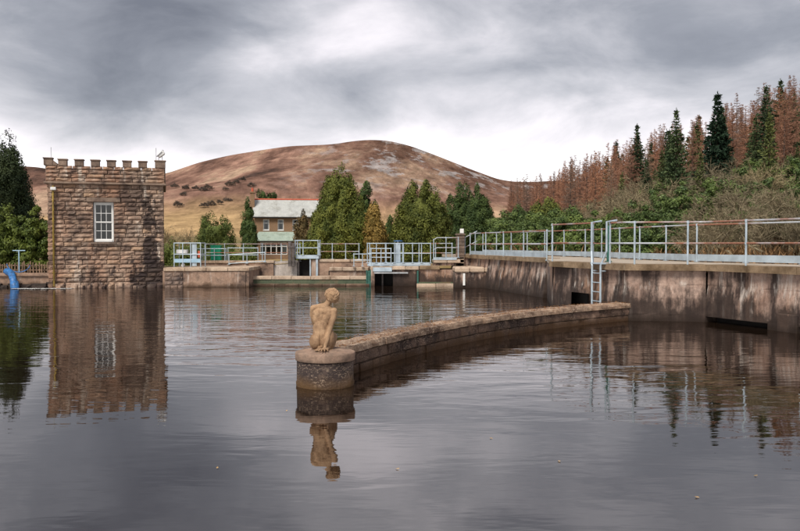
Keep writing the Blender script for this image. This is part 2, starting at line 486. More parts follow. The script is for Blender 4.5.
def make_ground():
    m, t, b, out = new_mat('winter_ground')
    g = t.add('ShaderNodeNewGeometry').outputs['Position']
    n = t.noise(g, 0.09, 8, 0.62); n2 = t.noise(g, 1.6, 6, 0.65)
    c = t.ramp(n, [(0.36, (0.10, 0.11, 0.035)), (0.5, (0.22, 0.165, 0.075)), (0.62, (0.36, 0.25, 0.12))])
    sp = t.add('ShaderNodeSeparateXYZ'); t.l.new(g, sp.inputs[0])
    br = t.ramp(n2, [(0.3, (0.045, 0.032, 0.02)), (0.5, (0.10, 0.062, 0.036)), (0.7, (0.15, 0.10, 0.055))])
    k = t.add('ShaderNodeMapRange', inp={'Value': sp.outputs[0], 'From Min': 4.0, 'From Max': 12.0}).outputs[0]
    c = t.mix(k, c, br)
    c = t.mix(0.5, c, t.ramp(n2, [(0.3, 0.55), (0.7, 1.3)]), 'MULTIPLY')
    t.l.new(c, b.inputs['Base Color']); b.inputs['Roughness'].default_value = 0.95; b.inputs['Specular IOR Level'].default_value = 0.1
    bp = t.add('ShaderNodeBump', inp={'Strength': 0.6, 'Distance': 0.15, 'Height': n2}); t.l.new(bp.outputs[0], b.inputs['Normal'])
    xs = np.concatenate([np.linspace(-1600, -120, 26), np.linspace(-110, -34, 20), np.arange(-32, 18, 0.5), np.arange(18, 120, 3.0), np.linspace(124, 1600, 30)])
    ys = np.concatenate([np.linspace(-200, -6, 12), np.arange(-4, 48, 0.5), np.arange(48, 200, 3.0), np.linspace(204, 1500, 40)])
    r2 = np.random.RandomState(3)
    V = np.array([(x, y, ground_z(x, y) + (r2.rand() - .5) * (0.25 if y > 46 or x > 16 else 0.04)) for y in ys for x in xs])
    nx, ny = len(xs), len(ys)
    I = np.arange(nx * ny).reshape(ny, nx)
    Q = np.stack([I[:-1, :-1], I[:-1, 1:], I[1:, 1:], I[1:, :-1]], -1).reshape(-1, 4)
    o = link(bpy.data.objects.new('ground', np_mesh('ground', V, Q, m, True)))
    tag(o, 'rough winter grass and brown bracken ground', kind='structure')


make_ground()


# ------------------------------------------------------------------ hill
def make_hill():
    m, t, b, out = new_mat('heather_and_bracken_hillside')
    g = t.add('ShaderNodeNewGeometry').outputs['Position']
    gs = t.mapping(g, scale=(1, 0.33, 0.7))
    n1 = t.noise(gs, 0.0042, 9, 0.62, 0.6); n2 = t.noise(gs, 0.016, 8, 0.66, 0.4); n3 = t.noise(gs, 0.09, 6, 0.7)
    f = t.math('ADD', t.math('MULTIPLY', n1, 0.6), t.math('MULTIPLY', n2, 0.4))
    c = t.ramp(f, [(0.40, (0.07, 0.046, 0.038)), (0.46, (0.17, 0.098, 0.074)), (0.51, (0.29, 0.172, 0.128)), (0.565, (0.41, 0.285, 0.20))])
    sp = t.add('ShaderNodeSeparateXYZ'); t.l.new(g, sp.inputs[0])
    # straw-coloured pasture low down, dark heather on the right shoulder
    lowz = t.math('ADD', sp.outputs[2], t.math('MULTIPLY', t.math('SUBTRACT', n1, 0.5), 60.0))
    c = t.mix(t.ramp(t.math('DIVIDE', lowz, 100.0), [(0.16, 0.85), (0.40, 0.0)]), c, (0.46, 0.315, 0.16))
    hx = t.add('ShaderNodeMapRange', inp={'Value': t.math('ADD', sp.outputs[0], t.math('MULTIPLY', t.math('SUBTRACT', n1, 0.5), 260.0)),
                                          'From Min': -150.0, 'From Max': -20.0}).outputs[0]
    hz = t.add('ShaderNodeMapRange', inp={'Value': sp.outputs[2], 'From Min': 38.0, 'From Max': 80.0}).outputs[0]
    dk = t.math('MULTIPLY', t.math('MULTIPLY', hx, hz), t.ramp(n2, [(0.38, 1.0), (0.62, 0.35)]))
    c = t.mix(dk, c, (0.105, 0.06, 0.043))
    scr = t.noise(t.mapping(g, scale=(1, 0.45, 1.2)), 0.035, 6, 0.7)
    sm = t.math('MULTIPLY', t.ramp(scr, [(0.53, 0.0), (0.58, 1.0)]), t.math('MULTIPLY', hx, hz))
    c = t.mix(t.math('MULTIPLY', sm, 0.85), c, (0.33, 0.30, 0.29))
    c = t.mix(0.75, c, t.ramp(n3, [(0.32, 0.42), (0.68, 1.45)]), 'MULTIPLY')
    t.l.new(c, b.inputs['Base Color']); b.inputs['Roughness'].default_value = 1.0; b.inputs['Specular IOR Level'].default_value = 0.0
    bp = t.add('ShaderNodeBump', inp={'Strength': 0.8, 'Distance': 5.0, 'Height': n3}); t.l.new(bp.outputs[0], b.inputs['Normal'])
    crest = [(-2600, 70), (-1500, 95), (-900, 118), (-560, 112), (-500, 111), (-420, 97), (-323, 101), (-275, 117.5), (-234, 127), (-192, 134), (-151, 139.5), (-110, 141),
             (-89, 142.3), (-69, 146), (-41, 148.5), (-14, 147), (14, 140), (55, 124.5), (96, 108), (137, 93), (165, 90), (220, 92), (300, 83), (450, 78), (900, 90), (2600, 60)]
    cx, cz = np.array([c_[0] for c_ in crest], float), np.array([c_[1] for c_ in crest], float)
    xs = np.concatenate([np.linspace(-2600, -900, 24), np.linspace(-880, 700, 210), np.linspace(730, 2600, 24)])
    ys = np.concatenate([np.linspace(230, 1100, 110), np.linspace(1120, 1700, 16)])
    def smooth_crest(x):
        return sum(np.interp(x + k, cx, cz) for k in (-10, -5, 0, 5, 10)) / 5
    r3 = np.random.RandomState(5)
    ph = r3.rand(40) * 6.28; kx = r3.normal(0, 1, 40); ky = r3.normal(0, 1, 40)
    X, Y = np.meshgrid(xs, ys)
    tt = np.clip((Y - 230) / 870, 0, 1.0)
    prof = 0.15 * tt + 0.85 * tt ** 2.2
    prof = np.where(Y > 1100, 1 - ((Y - 1100) / 900) ** 1.4, prof)
    H = smooth_crest(X)
    N = np.zeros_like(X)
    for i in range(40):
        sc_ = 0.004 * (1.13 ** i)
        N += np.sin(X * kx[i] * sc_ + Y * ky[i] * sc_ + ph[i]) / (1.13 ** i)
    # a long spur running down to the viewer left of the summit
    spur = 16 * np.exp(-((X + 60 + (1100 - Y) * 0.22) / 110) ** 2) * np.sin(np.clip(tt, 0, 1) * math.pi) ** 1.2
    Z = -3 + H * prof + N * 1.6 * np.sin(np.clip(tt, 0, 1) * math.pi) - np.abs(N) * 2.2 * np.sin(np.clip(tt, 0, 1) * math.pi) + N * 0.35 * tt + spur
    V = np.stack([X, Y, Z], -1).reshape(-1, 3)
    nx, ny = len(xs), len(ys)
    I = np.arange(nx * ny).reshape(ny, nx)
    Q = np.stack([I[:-1, :-1], I[:-1, 1:], I[1:, 1:], I[1:, :-1]], -1).reshape(-1, 4)
    o = link(bpy.data.objects.new('hill', np_mesh('hill', V, Q, m, True)))
    tag(o, 'broad moorland hill of bracken and heather', kind='structure')

    def at(x, y):
        ix = np.clip(np.searchsorted(xs, x), 1, nx - 1); iy = np.clip(np.searchsorted(ys, y), 1, ny - 1)
        return float(Z[iy, ix])
    return at


hill_z = make_hill()


# ------------------------------------------------------------------ rough stones
def stone_mesh(name, mat, seed, nu=4, nv=3, rough=1.0):
    """unit stone: x 0..1, z 0..1, back at y = 1, a rock face bulging to about y = 0"""
    r = random.Random(seed); V = []; Fc = []
    for j in range(nv + 1):
        for i in range(nu + 1):
            e = min(i, nu - i, j, nv - j)
            y = 0.30 + r.uniform(-.08, .08) if e == 0 else (r.uniform(-.10, .20) * rough + 0.05)
            ex = r.uniform(-.012, .012) if 0 < i < nu else r.uniform(0, .018) * (1 if i == 0 else -1)
            ez = r.uniform(-.02, .02) if 0 < j < nv else r.uniform(0, .05) * (1 if j == 0 else -1)
            V.append((i / nu + ex, y, j / nv + ez))
    I = lambda i, j: j * (nu + 1) + i
    for j in range(nv):
        for i in range(nu):
            Fc.append((I(i, j), I(i + 1, j), I(i + 1, j + 1), I(i, j + 1)))
    ring = [I(i, 0) for i in range(nu + 1)] + [I(nu, j) for j in range(1, nv + 1)] + [I(i, nv) for i in range(nu - 1, -1, -1)] + [I(0, j) for j in range(nv - 1, 0, -1)]
    base = len(V)
    for k in ring: V.append((V[k][0], 1.0, V[k][2]))
    n = len(ring)
    for k in range(n):
        Fc.append((ring[(k + 1) % n], ring[k], base + k, base + (k + 1) % n))
    me = bpy.data.meshes.new(name); me.from_pydata(V, [], Fc); me.materials.append(mat); me.update()
    return me


def put(me, name, parent, loc, scale, rz=0.0):
    o = bpy.data.objects.new(name, me); link(o, parent); o.location = loc; o.scale = scale; o.rotation_euler = (0, 0, rz)
    return o


# ------------------------------------------------------------------ tower
def make_tower():
    L, DEP = 5.12, 5.0
    root = empty('stone_tower', (-16.2, 36.8, 0), math.atan2(1.45, 4.9),
                 'square brown stone tower with battlements and one white sash window', 'tower')
    ms = stone_mat('tower_stone', (0.20, 0.14, 0.108), (0.44, 0.33, 0.26), stain=(0.085, 0.058, 0.048), stain_amt=0.45, pale=(0.58, 0.50, 0.42),
                   per_obj=0.34, frame=root, tower=True, scale=5.5, warm=(0.33, 0.185, 0.12), bump=0.9)
    mc = stone_mat('tower_dressed_stone', (0.15, 0.105, 0.085), (0.32, 0.24, 0.185), stain=(0.06, 0.045, 0.04), stain_amt=0.3, per_obj=0.12, frame=root, tower=True, scale=3.5)
    U0, U1, Z0, Z1 = 1.97, 2.87, 2.138, 4.01
    FV = 0.09                                    # plane of the mortar core
    core = MB()
    us, zs = [0.03, U0, U1, L - .03], [-1.2, Z0, Z1, 5.55]
    for i in range(3):
        for j in range(3):
            if i == 1 and j == 1: continue
            core.quad((us[i], FV, zs[j]), (us[i + 1], FV, zs[j]), (us[i + 1], FV, zs[j + 1]), (us[i], FV, zs[j + 1]))
    RV = 0.5
    core.quad((U0, FV, Z0), (U0, FV, Z1), (U0, RV, Z1), (U0, RV, Z0)); core.quad((U1, FV, Z1), (U1, FV, Z0), (U1, RV, Z0), (U1, RV, Z1))
    core.quad((U0, FV, Z0), (U0, RV, Z0), (U1, RV, Z0), (U1, FV, Z0)); core.quad((U0, RV, Z1), (U0, FV, Z1), (U1, FV, Z1), (U1, RV, Z1))
    a, b_, d = 0.09, L - .09, DEP
    core.quad((a, d, -1.2), (a, FV, -1.2), (a, FV, 5.55), (a, d, 5.55)); core.quad((b_, FV, -1.2), (b_, d, -1.2), (b_, d, 5.55), (b_, FV, 5.55))
    core.quad((b_, d, -1.2), (a, d, -1.2), (a, d, 5.55), (b_, d, 5.55)); core.quad((a, FV, 5.2), (b_, FV, 5.2), (b_, d, 5.2), (a, d, 5.2))
    # room behind the window
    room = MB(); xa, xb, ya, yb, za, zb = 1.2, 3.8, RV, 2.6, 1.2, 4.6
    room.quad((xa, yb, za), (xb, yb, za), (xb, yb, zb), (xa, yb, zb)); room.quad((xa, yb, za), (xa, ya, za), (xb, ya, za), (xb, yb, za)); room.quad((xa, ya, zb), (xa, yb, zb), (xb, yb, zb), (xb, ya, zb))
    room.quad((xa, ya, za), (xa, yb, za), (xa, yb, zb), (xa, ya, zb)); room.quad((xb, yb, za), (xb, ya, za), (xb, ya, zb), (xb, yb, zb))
    room.build('room', plain('shade_dark_plaster', (.045, .04, .036), .9), root)  # walls near black: the dimness of the room is put into the colour
    wall = core.build('wall', M['mortar'], root)
    vars_ = [stone_mesh('stone', ms, 100 + k, rough=1.0) for k in range(16)]
    r = random.Random(11)
    H = 0.208; z = -0.15; nst = 0
    def course(u0, u1, z, h, v, dep, lo=.34, hi=.78):
        nonlocal nst
        u = u0
        while u < u1 - 1e-6:
            l = r.uniform(lo, hi)
            if u1 - (u + l) < 0.26: l = u1 - u
            o = put(r.choice(vars_), 'stone', wall, (u + .007, v + r.uniform(-.018, .018), z + .008), (l - .014, dep, h - .016))
            nst += 1; u += l
    for k in range(24):
        zz = z + H * k
        spans = [(0.0, L)]
        if Z0 - .01 <= zz < Z1 - .02: spans = [(0.0, U0), (U1, L)]
        elif abs(zz - Z1) < .05: spans = [(0.0, 1.66), (3.2, L)]
        for a0, a1 in spans: course(a0, a1, zz, H, -0.02, 0.2)
    for k in range(4): course(-0.06, L + .06, 4.93 + .188 * k, .188, -0.075, 0.22, .36, .9)
    # masonry of the other faces (joined: only seen from the side)
    sm = MB()
    def side(uv):
        for k in range(28):
            zz = -0.15 + H * k; p = 0.0
            if zz > 5.5: break
            while p < DEP:
                l = r.uniform(.35, .8); l = min(l, DEP - p + .01)
                me = r.choice(vars_); off = len(sm.v)
                for vv in me.vertices:
                    x, y, zc_ = vv.co.x * (l - .014) + p, (vv.co.y - .1) * .2, vv.co.z * (H - .016) + zz
                    sm.v.append(uv(x, y, zc_))
                sm.f += [tuple(off + q for q in pl_.vertices) for pl_ in me.polygons]
                p += l
    side(lambda x, y, zz: (L - y, x + 0.02, zz)); side(lambda x, y, zz: (y, DEP - x, zz)); side(lambda x, y, zz: (L - x, DEP - y, zz))
    tag(sm.build('side_masonry', ms, root), kind='stuff')
    MB().box(-.13, L + .13, -.13, DEP + .1, 4.83, 4.925, .02).build('string_course', mc, root)
    MB().box(1.68, 3.18, -.045, .2, 4.014, 4.212, .015).build('lintel', mc, root)
    MB().box(1.85, 2.99, -.06, .3, 2.04, 2.134, .012).build('window_sill', mc, root)
    # battlements
    tops = [(-.15, .27, 6.02)] + [(c - .21, c + .21, 5.98) for c in (.68, 1.385, 2.09, 2.79, 3.49, 4.19)] + [(4.73, L + .12, 6.03)]
    for i, (u0, u1, zt) in enumerate(tops):
        mer = MB().box(u0 + .015, u1 - .015, -.07, .24, 5.66, zt - .05, .02).build('merlon', mc, root)
        MB().box(u0 - .015, u1 + .015, -.105, .27, zt - .055, zt, .012).build('cap', mc, mer)
    MB().poly([(.27, -.05, 5.69), (.45, -.05, 5.69), (.27, -.05, 5.9)]).build('broken_merlon', mc, root)
    bm = MB(); bm.prism([(.262, -.06), (.46, -.06), (.46, .2), (.262, .2)], 5.67, [5.92, 5.69, 5.69, 5.92]); bm.build('sloped_stone', mc, root)
    bpy.data.objects.remove(bpy.data.objects['broken_merlon'])
    for k in range(7):                                       # merlons round the other sides
        v = .9 + k * .66
        for u0, u1 in ((-.1, .2), (L - .2, L + .1)):
            MB().box(u0, u1, v - .2, v + .2, 5.5, 5.98, .02).build('merlon', mc, root)
    for u0, u1 in ((-.1, .2), (L - .2, L + .1)): MB().box(u0, u1, .28, DEP, 4.93, 5.67, .01).build('parapet', mc, root)
    # sash window
    wn = MB()
    fw = .07; y0, y1 = .16, .24
    wn.box(U0 + .005, U0 + fw, y0, y1, Z0 + .01, Z1 - .004, .008); wn.box(U1 - fw, U1 - .005, y0, y1, Z0 + .01, Z1 - .004, .008)
    wn.box(U0 + fw, U1 - fw, y0, y1, Z1 - fw - .01, Z1 - .004, .008); wn.box(U0 + fw, U1 - fw, y0 - .05, y1, Z0 + .01, Z0 + .10, .008)
    win = wn.build('window', M['white_paint'], root)
    zm = (Z0 + Z1) / 2
    gx0, gx1 = U0 + fw, U1 - fw
    glass = glass_mat()
    for k, (za, zb, yy) in enumerate(((Z0 + .10, zm + .02, .205), (zm - .02, Z1 - fw - .01, .175))):
        s_ = MB()
        s_.box(gx0 + .001, gx0 + .035, yy - .02, yy + .02, za, zb); s_.box(gx1 - .035, gx1 - .001, yy - .02, yy + .02, za, zb)
        s_.box(gx0 + .035, gx1 - .035, yy - .019, yy + .021, zb - .05, zb - .001); s_.box(gx0 + .035, gx1 - .035, yy - .019, yy + .021, za + .001, za + .055)
        sash = s_.build('sash', M['white_paint'], win)
        cw = (gx1 - gx0 - .07) / 3
        for q in (1, 2): MB().box(gx0 + .035 + cw * q - .011, gx0 + .035 + cw * q + .011, yy - .014, yy + .014, za + .055, zb - .05).build('glazing_bar', M['white_paint'], win)
        zmid = (za + .055 + zb - .05) / 2
        MB().box(gx0 + .035, gx1 - .035, yy - .0125, yy + .0125, zmid - .012, zmid + .012).build('glazing_bar', M['white_paint'], win)
        for q in range(3):
            for (p0, p1) in ((za + .056, zmid - .013), (zmid + .013, zb - .051)):
                xa, xb = gx0 + .036 + cw * q + (.011 if q else 0), gx0 + .035 + cw * (q + 1) - (.012 if q < 2 else .001)
                tl = r.uniform(-.006, .006)
                MB().quad((xa, yy + tl, p0), (xb, yy - tl, p0), (xb, yy - tl, p1), (xa, yy + tl, p1)).build('pane', glass, win)
    cu = MB()                                   # curtain drawn to one side
    pts = [(2.56 + .14 * q / 10, .36 + .03 * math.sin(q * 1.9)) for q in range(11)]
    for (xa, ya), (xb, yb) in zip(pts, pts[1:]): cu.quad((xa, ya, 2.2), (xb, yb, 2.2), (xb, yb, 3.97), (xa, ya, 3.97))
    cu.build('curtain', plain('linen_curtain', (0.30, 0.24, 0.19), .9), win)
    # downpipe with brackets, lamp over it
    dp = MB().tube([(.26, -.09, .1), (.26, -.09, 4.6), (.26, -.02, 4.72)], .042, 10).build('downpipe', M['mustard'], root, True)
    for zz in (.7, 1.9, 3.1, 4.3): MB().box(.2, .32, -.10, .0, zz, zz + .05, .006).build('bracket', M['mustard'], dp)
    MB().box(.16, .40, -.22, -.03, 4.52, 4.66, .02).build('light_housing', M['white_paint'], root)
    # aerial rods
    MB().tube([(.18, .05, 6.02), (.18, .05, 6.5)], .012, 6).build('aerial', M['grey_metal'], root)
    MB().tube([(4.80, .05, 6.03), (4.80, .05, 6.62)], .014, 6).build('aerial', M['grey_metal'], root)
    # a rubble footing course at the waterline
    u = 0.3
    while u < 5.0:
        l = r.uniform(.25, .6); h = r.uniform(.12, .25)
        put(r.choice(vars_), 'footing_stone', root, (u, -.17, -.12), (l, .3, h + .1)); u += l + .02
    return root


def glass_mat():
    m, t, b, out = new_mat('window_glass')
    tr = t.add('ShaderNodeBsdfTransparent', inp={'Color': (.55, .6, .6, 1)})
    gl = t.add('ShaderNodeBsdfGlossy', inp={'Roughness': .03, 'Color': (.95, .95, .95, 1)})
    fr = t.add('ShaderNodeFresnel', inp={'IOR': 1.5})
    mx = t.add('ShaderNodeMixShader'); t.l.new(fr.outputs[0], mx.inputs[0])
    t.l.new(tr.outputs[0], mx.inputs[1]); t.l.new(gl.outputs[0], mx.inputs[2]); t.l.new(mx.outputs[0], out.inputs[0])
    return m


tower = make_tower()

# security floodlight on the corner merlon of the tower
tm = Matrix.Translation(tower.location) @ Matrix.Rotation(tower.rotation_euler.z, 4, 'Z')
p = tm @ Vector((5.0, .1, 6.03))
sl = empty('floodlight', p, tower.rotation_euler.z, 'small grey angled floodlight on two legs on the tower corner merlon', 'floodlight')
for sx in (-.09, .09): MB().tube([(sx, 0, 0), (sx * .8, 0, .2)], .016, 6).build('leg', M['grey_metal'], sl)
hd = MB().box(-.18, .18, -.11, .11, -.11, .11, .05).build('housing', M['white_paint'], sl)
hd.location = (0.03, 0, .30); hd.rotation_euler = (0, R(-38), 0)
vz = MB().box(-.20, .14, -.13, .13, -.022, .022, .008).build('visor', M['grey_metal'], sl); vz.location = (-.03, -.01, .33); vz.rotation_euler = (0, R(-45), 0)
nb = MB().lathe([(.03, 0), (.05, .03), (.045, .08), (.02, .1)], 10).build('sensor', M['grey_metal'], sl); nb.location = (.10, 0, .42)


# ------------------------------------------------------------------ curved wall in the water
def spline(pts, n=12):
    P = [Vector((*p, 0)) for p in pts]; P = [P[0] * 2 - P[1]] + P + [P[-1] * 2 - P[-2]]
    out = []
    for k in range(1, len(P) - 2):
        a, b, c, d = P[k - 1:k + 3]
        for i in range(n):
            t = i / n
            out.append(.5 * ((2 * b) + (c - a) * t + (2 * a - 5 * b + 4 * c - d) * t * t + (3 * b - a - 3 * c + d) * t ** 3))
    out.append(P[-2])
    return out


def arc_table(path):
    s = [0.0]
    for a, b in zip(path, path[1:]): s.append(s[-1] + (b - a).length)
    return s


CURVE = spline([(-1.30, 11.75), (-.62, 13.35), (.22, 15.0), (1.25, 16.75), (2.50, 18.38), (4.3, 20.2), (6.45, 21.9)])
CS = arc_table(CURVE)


def curve_at(s):
    s = max(0, min(CS[-1] - 1e-4, s)); k = max(i for i in range(len(CS)) if CS[i] <= s); k = min(k, len(CURVE) - 2)
    t = (s - CS[k]) / (CS[k + 1] - CS[k])
    p = CURVE[k].lerp(CURVE[k + 1], t)
    d = (CURVE[min(k + 2, len(CURVE) - 1)] - CURVE[max(k - 1, 0)]).normalized()
    return p, Vector((d.y, -d.x, 0))           # normal to the right (towards the viewer)


def curved_block(name, mat, parent, s0, s1, o0, o1, z0, z1, r, jit=.012, n=4, m=3):
    """a block along the curve between offsets o0 (left) and o1 (right), rough on the right and top faces"""
    V = []; Fc = []
    prof = [(o0, z0)] + [(o0, z1)] + [(o0 + (o1 - o0) * q / m, z1) for q in range(1, m)] + [(o1, z1), (o1, (z0 + z1) / 2), (o1, z0)]
    for i in range(n + 1):
        s = s0 + (s1 - s0) * i / n
        p, nn = curve_at(s)
        e = i in (0, n)
        for k, (o, z) in enumerate(prof):
            jo = r.uniform(-jit, jit); jz = r.uniform(-jit, jit) * .8
            if e: jo *= .4; jz *= .4
            ed = 0
            if k in (1, len(prof) - 3): ed = .012
            if e: ed += .006
            sg = 1 if o > (o0 + o1) / 2 else -1
            q = p + nn * (o - sg * ed + jo)
            V.append((q.x, q.y, z + (jz if z == z1 or k == len(prof) - 2 else 0) - (ed if z == z1 else 0)))
    K = len(prof)
    for i in range(n):
        for k in range(K - 1):
            Fc.append((i * K + k, (i + 1) * K + k, (i + 1) * K + k + 1, i * K + k + 1))
    Fc.append(tuple(range(K))); Fc.append(tuple(n * K + k for k in range(K - 1, -1, -1)))
    me = bpy.data.meshes.new(name); me.from_pydata(V, [], Fc); me.materials.append(mat); me.update()
    return link(bpy.data.objects.new(name, me), parent)


def make_curved_wall():
    root = empty('curved_wall', (0, 0, 0), 0, 'long low curved stone wall sweeping through the water from the statue plinth', 'wall')
    r = random.Random(21)
    core = MB(); pts = [curve_at(s) for s in np.linspace(0.2, CS[-1], 40)]
    for (p, n_), (q, m_) in zip(pts, pts[1:]):
        a, b, c, d = p - n_ * .17, p + n_ * .17, q + m_ * .17, q - m_ * .17
        core.quad((b.x, b.y, -.8), (c.x, c.y, -.8), (c.x, c.y, .42), (b.x, b.y, .42)); core.quad((d.x, d.y, -.8), (a.x, a.y, -.8), (a.x, a.y, .42), (d.x, d.y, .42))
    core.build('core', M['mortar'], root)
    s = 0.35
    while s < CS[-1]:
        l = r.uniform(.55, .8); e = min(s + l, CS[-1])
        if CS[-1] - e < .3: e = CS[-1]
        dz = r.uniform(-.006, .006)
        curved_block('coping_stone', M['curve_coping'], root, s + .006, e - .006, -.245, .245 + r.uniform(-.01, .01), .345, .475 + dz, r, .012, 4, 4)
        s = e
    for ci, (z0, z1, lo, hi) in enumerate(((.155, .335, .4, .75), (-.35, .145, .45, .9))):
        s = 0.35
        while s < CS[-1]:
            l = r.uniform(lo, hi); e = min(s + l, CS[-1])
            if CS[-1] - e < .3: e = CS[-1]
            curved_block('wall_stone', M['curve_stone'], root, s + .008, e - .008, -.20, .205 + ci * .012 + r.uniform(-.012, .014), z0, z1, r, .014, 4, 2)
            s = e
    # leaf litter and moss along the coping
    V = []; T = []
    for k in range(2600):
        s = r.uniform(.3, CS[-1]); p, n_ = curve_at(s)
        o = r.choice((r.gauss(.19, .035), r.uniform(-.23, .23), r.gauss(-.2, .03)))
        if abs(o) > .25: continue
        c = p + n_ * o; c.z = .478 + r.uniform(0, .012); rr = r.uniform(.008, .026)
        i = len(V)
        for q in range(3):
            an = r.uniform(0, 6.28); V.append((c.x + rr * math.cos(an), c.y + rr * math.sin(an), c.z + r.uniform(-.004, .016)))
        T.append((i, i + 1, i + 2))
    lm = leaf_mat('russet_litter', (0.13, 0.055, 0.022), (0.30, 0.15, 0.06), 3.0, 0)
    tag(link(bpy.data.objects.new('leaf_litter', np_mesh('leaf_litter', V, T, lm)), root), kind='stuff')


make_curved_wall()

# plinth of the statue
PL = (-1.09, 11.62)
plinth = empty('statue_plinth', (*PL, 0), 0, 'round stone plinth with overhanging disc cap at the end of the curved wall', 'plinth')
MB().lathe([(.42, -.8), (.42, .0), (.425, .05), (.413, .07), (.412, .33), (.41, .365)], 48).build('drum', M['plinth_body'], plinth, True)
MB().lathe([(.39, .366), (.428, .37), (.434, .377), (.435, .472), (.428, .485), (.40, .496), (.25, .528), (.1, .542), (.01, .544)], 56).build('cap', M['plinth_cap'], plinth, True)


# ------------------------------------------------------------------ statue
def make_statue():
    root = empty('stone_statue', (PL[0] - .035, PL[1] - .13, .525), 0, 'carved sandstone nude figure sitting on the round plinth, head bowed', 'statue')
    mb = MB()

    def ell(c, rad, rot=None, nu=20, nv=14):
        i = len(mb.v); m_ = rot.to_matrix() if rot else Matrix.Identity(3)
        for j in range(nv + 1):
            th = math.pi * j / nv
            for k in range(nu):
                ph = 2 * math.pi * k / nu
                v = m_ @ Vector((rad[0] * math.sin(th) * math.cos(ph), rad[1] * math.sin(th) * math.sin(ph), rad[2] * math.cos(th)))
                mb.v.append((c[0] + v.x, c[1] + v.y, c[2] + v.z))
        for j in range(nv):
            for k in range(nu):
                mb.f.append((i + j * nu + k, i + (j + 1) * nu + k, i + (j + 1) * nu + (k + 1) % nu, i + j * nu + (k + 1) % nu))

    def limb(pts, rs, n=16):
        """tapered chain of overlapping balls and cones"""
        for (a, b), (ra, rb) in zip(zip(pts, pts[1:]), zip(rs, rs[1:])):
            a, b = Vector(a), Vector(b); mb.tube([a.lerp(b, t / 6) for t in range(7)], [ra + (rb - ra) * t / 6 for t in range(7)], n)
        for p_, r_ in zip(pts, rs): ell(p_, (r_, r_, r_), None, 14, 10)
    from mathutils import Euler
    ell((-.005, .045, .145), (.172, .12, .125))
    ell((-.088, -.004, .125), (.096, .092, .118)); ell((.056, -.004, .125), (.088, .088, .115))
    limb([(-.012, .05, .2), (-.005, .06, .36)], [.130, .112])
    ell((-.005, .058, .30), (.134, .088, .14)); ell((.005, .06, .45), (.148, .092, .15)); ell((.02, .05, .545), (.165, .075, .085))
    ell((.03, .05, .60), (.125, .06, .06), Euler((0, R(14), 0)))
    ell((-.05, .02, .52), (.062, .05, .09)); ell((.085, .02, .49), (.06, .05, .085))       # shoulder blades
    limb([(.04, .05, .60), (.085, .055, .675), (.112, .07, .74)], [.06, .044, .042])
    limb([(-.10, .045, .605), (.05, .05, .635)], [.045, .045])
    # head bowed and turned
    hr = Euler((R(-22), R(14), R(-40)))
    ell((.150, .085, .775), (.086, .104, .106), hr); ell((.180, .128, .738), (.062, .07, .072), hr); ell((.203, .168, .706), (.03, .032, .03))
    ell((.212, .178, .742), (.013, .02, .02), hr)                                           # nose
    ell((.226, .088, .752), (.014, .02, .028)); ell((.205, .152, .765), (.035, .02, .012), hr)      # ear, brow
    ell((.145, .070, .785), (.103, .110, .101), hr); ell((.118, .025, .745), (.05, .045, .05))       # hair, gathered low at the nape
    for k in range(40):                                                                     # shallow locks
        a = rng.uniform(0, 6.28); e = rng.uniform(-.5, 1.4)
        v = Vector((math.cos(a) * math.cos(e) * .100, math.sin(a) * math.cos(e) * .107, math.sin(e) * .098))
        if v.y > .05 and v.z < .06: continue
        v.rotate(hr); ell((.145 + v.x, .070 + v.y, .785 + v.z), (.026, .026, .010), v.to_track_quat('Z', 'Y').to_euler(), 10, 8)
    # the propping arm and its hand
    limb([(.172, .04, .555), (.165, .015, .46), (.118, -.02, .31), (.085, -.07, .17), (.055, -.125, .05)], [.052, .045, .037, .034, .024])
    ell((.045, -.15, .03), (.042, .05, .022))
    for k, (dx_, dy_, l_) in enumerate(((-.075, -.005, .055), (-.05, -.05, .07), (-.02, -.065, .075), (.012, -.062, .07), (.045, -.03, .055))):
        b0 = Vector((.045 + dx_ * .4, -.15 + dy_ * .4, .03)); b1 = b0 + Vector((dx_, dy_, -.005)).normalized() * l_ * .6; b2 = b1 + Vector((dx_ * .6, dy_, -.03)).normalized() * l_ * .5
        limb([b0, b1 + Vector((0, 0, .006)), b2], [.013, .0115, .009], 8)
    # the other arm lies across the lap
    limb([(-.125, .055, .595), (-.14, .09, .50), (-.118, .15, .36), (-.02, .24, .30), (.04, .29, .27)], [.050, .044, .037, .031, .022])
    ell((.06, .31, .255), (.035, .045, .018))
    for k in range(4): limb([(.05 + k * .014, .33, .255), (.06 + k * .016, .375, .235)], [.011, .009], 8)
    # breasts, folded legs, feet
    ell((-.05, .125, .47), (.05, .05, .055)); ell((.06, .125, .455), (.05, .05, .055))
    limb([(.075, .04, .125), (.115, .16, .15), (.135, .33, .15)], [.098, .088, .064]); limb([(.135, .33, .13), (.125, .16, .06), (.10, .0, .04)], [.06, .055, .036])
    ell((.115, .03, .16), (.075, .10, .15))
    limb([(-.085, .04, .12), (-.08, .17, .135), (-.05, .36, .13)], [.098, .088, .064]); limb([(-.05, .36, .11), (-.03, .18, .055), (.0, .02, .035)], [.06, .055, .036])
    limb([(.0, .0, .035), (-.03, -.10, .028), (-.055, -.15, .018)], [.034, .03, .017]); limb([(.10, -.02, .035), (.085, -.10, .025), (.09, -.145, .015)], [.03, .027, .016])
    for k in range(4): limb([(-.075 + k * .016, -.145, .018), (-.082 + k * .018, -.172, .012)], [.01, .008], 8)
    ell((.02, .08, .0), (.175, .22, .02))
    tmp = mb.build('tmp_body', M['sandstone'])
    md = tmp.modifiers.new('r', 'REMESH'); md.mode = 'VOXEL'; md.voxel_size = .0048; md.use_smooth_shade = True
